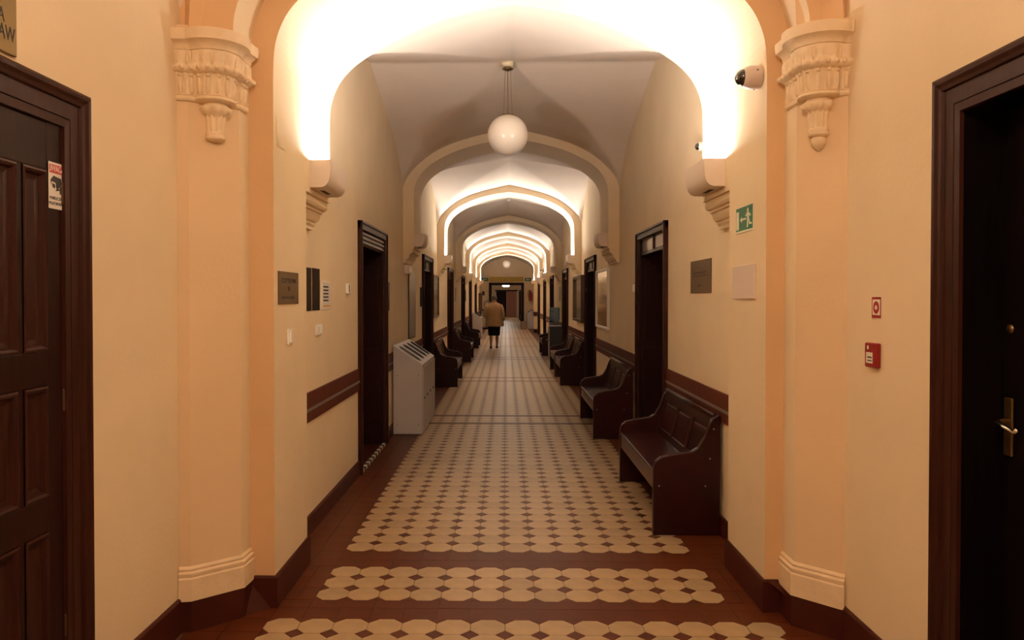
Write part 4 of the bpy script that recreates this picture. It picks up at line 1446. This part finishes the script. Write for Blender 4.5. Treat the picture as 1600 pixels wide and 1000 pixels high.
# ---------------------------------------------------------------- the walking person
def person(x, y):
    root = empty('person', (x, y, 0))
    tag(root, 'person seen from behind walking away in tan jacket and black knee-length skirt', 'person')
    # skeleton: joints with radii
    J = {'pelvis': ((0, 0, .93), .15), 'waist': ((0, 0, 1.06), .145), 'chest': ((0, .01, 1.25), .155), 'shoul': ((0, .0, 1.40), .12), 'neck': ((0, .01, 1.475), .058),
         'head0': ((0, .02, 1.55), .078), 'head1': ((0, .02, 1.63), .088), 'crown': ((0, .015, 1.685), .055),
         'sL': ((-.19, 0, 1.37), .07), 'eL': ((-.27, -.02, 1.10), .05), 'wL': ((-.23, .17, .97), .032),
         'sR': ((.19, 0, 1.37), .07), 'eR': ((.27, -.03, 1.09), .05), 'wR': ((.28, .03, .86), .032),
         'hL': ((-.10, 0, .88), .10), 'kL': ((-.10, .05, .50), .062), 'cL': ((-.10, -.03, .31), .066), 'aL': ((-.10, -.10, .12), .036), 'tL': ((-.10, .0, .035), .032),
         'hR': ((.10, 0, .88), .10), 'kR': ((.09, .10, .50), .062), 'cR': ((.09, .085, .31), .066), 'aR': ((.09, .10, .09), .036), 'tR': ((.09, .22, .035), .030)}
    E = [('pelvis', 'waist'), ('waist', 'chest'), ('chest', 'shoul'), ('shoul', 'neck'), ('neck', 'head0'), ('head0', 'head1'), ('head1', 'crown'),
         ('shoul', 'sL'), ('sL', 'eL'), ('eL', 'wL'), ('shoul', 'sR'), ('sR', 'eR'), ('eR', 'wR'),
         ('pelvis', 'hL'), ('hL', 'kL'), ('kL', 'cL'), ('cL', 'aL'), ('aL', 'tL'), ('pelvis', 'hR'), ('hR', 'kR'), ('kR', 'cR'), ('cR', 'aR'), ('aR', 'tR')]
    # palms and five fingers per hand
    for sd, wj, d in (('L', Vector((-.23, .17, .97)), Vector((.35, .9, -.25)).normalized()), ('R', Vector((.28, .03, .86)), Vector((.02, .15, -1)).normalized())):
        side = d.cross(Vector((0, 1, .2)) if sd == 'R' else Vector((0, 0, 1))).normalized()
        J['p' + sd] = (tuple(wj + d * .06), .034)
        E.append(('w' + sd, 'p' + sd))
        for k, (o_, ln) in enumerate(((-.027, .062), (-.009, .074), (.009, .07), (.027, .055))):
            b0 = wj + d * .10 + side * o_
            b1 = b0 + d * ln * .5 + Vector((0, .012, 0))
            b2 = b0 + d * ln * .85 + Vector((0, .03, 0))
            for q, (pt, rr) in enumerate(((b0, .0105), (b1, .009), (b2, .0075))):
                J[f'f{sd}{k}{q}'] = (tuple(pt), rr)
            E += [('p' + sd, f'f{sd}{k}0'), (f'f{sd}{k}0', f'f{sd}{k}1'), (f'f{sd}{k}1', f'f{sd}{k}2')]
        b0 = wj + d * .045 + side * -.035
        J['th' + sd] = (tuple(b0), .012)
        J['ti' + sd] = (tuple(b0 + d * .045 - side * .018 + Vector((0, .015, 0))), .009)
        E += [('p' + sd, 'th' + sd), ('th' + sd, 'ti' + sd)]
    names = list(J)
    me = bpy.data.meshes.new('body')
    me.from_pydata([J[n][0] for n in names], [(names.index(a), names.index(b)) for a, b in E], [])
    me.materials.append(MATS['skin'])
    body = bpy.data.objects.new('body', me)
    COL.objects.link(body)
    body.parent = root
    sk = body.modifiers.new('skin', 'SKIN')
    for i, n in enumerate(names):
        r_ = J[n][1]
        d = me.skin_vertices[0].data[i]
        d.radius = (r_, r_ * .85)
        d.use_root = (n == 'pelvis')
    sk.use_smooth_shade = True
    sub = body.modifiers.new('sub', 'SUBSURF')
    sub.levels = sub.render_levels = 2
    # face details: nose, ears
    MB().lathe([(.004, 0), (.012, .015), (.016, .03), (.008, .04)], 10, (0, .118, 1.575)).build('nose', 'skin', root, smooth=True)
    for s in (-1, 1):
        MB().lathe([(.008, -.03), (.016, -.012), (.018, .012), (.008, .028)], 10, (s * .082, .02, 1.59)).build('ear', 'skin', root, smooth=True)
        MB().lathe([(.003, -.008), (.008, 0), (.003, .008)], 8, (s * .03, .098, 1.60)).build('eye', 'ink', root, smooth=True)
    MB().box(-.024, .024, .094, .1, 1.535, 1.542).build('mouth', 'sticker_red', root)
    # short grey hair: cap over back and top of the head
    def hair(i, j):
        a = 2 * math.pi * i
        t = math.pi * .60 * j
        front = max(0, math.sin(a))
        t *= (1 - .42 * front)
        return (.094 * math.sin(t) * math.cos(a), .012 + .102 * math.sin(t) * math.sin(a), 1.60 + .118 * math.cos(t))
    MB().grid(hair, 28, 12).build('hair', 'hair', root, smooth=True, fix=False)
    # jacket body
    def ell(cx, cy, z, rx, ry, n=32, wav=0, ph=0):
        return [(cx + rx * math.cos(a) * (1 + wav * math.sin(6 * a + ph)), cy + ry * math.sin(a) * (1 + wav * math.sin(5 * a + ph)), z) for a in [2 * math.pi * k / n for k in range(n)]]
    rings = [ell(0, 0, .70, .285, .20, wav=.02), ell(0, 0, .73, .285, .20, wav=.02), ell(0, 0, .90, .275, .195, wav=.015), ell(0, 0, 1.05, .25, .175, wav=.01), ell(0, 0, 1.20, .25, .175), ell(0, 0, 1.32, .24, .16),
             ell(0, 0, 1.395, .20, .125), ell(0, .005, 1.44, .12, .09), ell(0, .01, 1.465, .075, .07), ell(0, .01, 1.50, .07, .068)]
    jk = MB().loft(rings, cap=True).build('jacket', 'jacket', root, smooth=True)
    for s, pts in ((-1, [(-.175, 0, 1.365), (-.225, -.01, 1.27), (-.275, -.02, 1.10), (-.265, .06, 1.03), (-.235, .15, .98)]), (1, [(.175, 0, 1.365), (.225, -.01, 1.27), (.275, -.03, 1.09), (.285, 0, .97), (.282, .025, .89)])):
        MB().tube(pts, [.088, .088, .075, .066, .056], 14).build('sleeve', 'jacket', jk, smooth=True)
    MB().loft([ell(0, .01, 1.47, .082, .08), ell(0, .01, 1.505, .078, .076), ell(0, .01, 1.51, .07, .068)], cap=False).build('collar', 'jacket', jk, smooth=True)
    # skirt
    rings = [ell(0, .03, .41, .180, .165, wav=.02), ell(0, .025, .47, .19, .17, wav=.015), ell(0, .01, .70, .20, .17), ell(0, 0, .92, .20, .165), ell(0, 0, 1.0, .18, .15)]
    MB().loft(rings).build('skirt', 'skirt', root, smooth=True)
    # shoes
    for xx, yy, tilt in ((-.10, -.02, 0), (.09, .16, 0)):
        prof = []
        for t, w_, hh in ((-.12, .030, .06), (-.10, .036, .075), (-.04, .036, .07), (.02, .040, .055), (.08, .044, .045), (.125, .034, .035), (.14, .015, .025)):
            prof.append([(xx + w_ * math.cos(a), yy + t, max(.0, hh / 2 + hh / 2 * math.sin(a))) for a in [2 * math.pi * k / 14 for k in range(14)]])
        MB().loft(prof).build('shoe', 'shoe', root, smooth=True)
    # small dark bag held at the hip
    return root
PX, PY = -.44, 24.3
person(PX, PY)
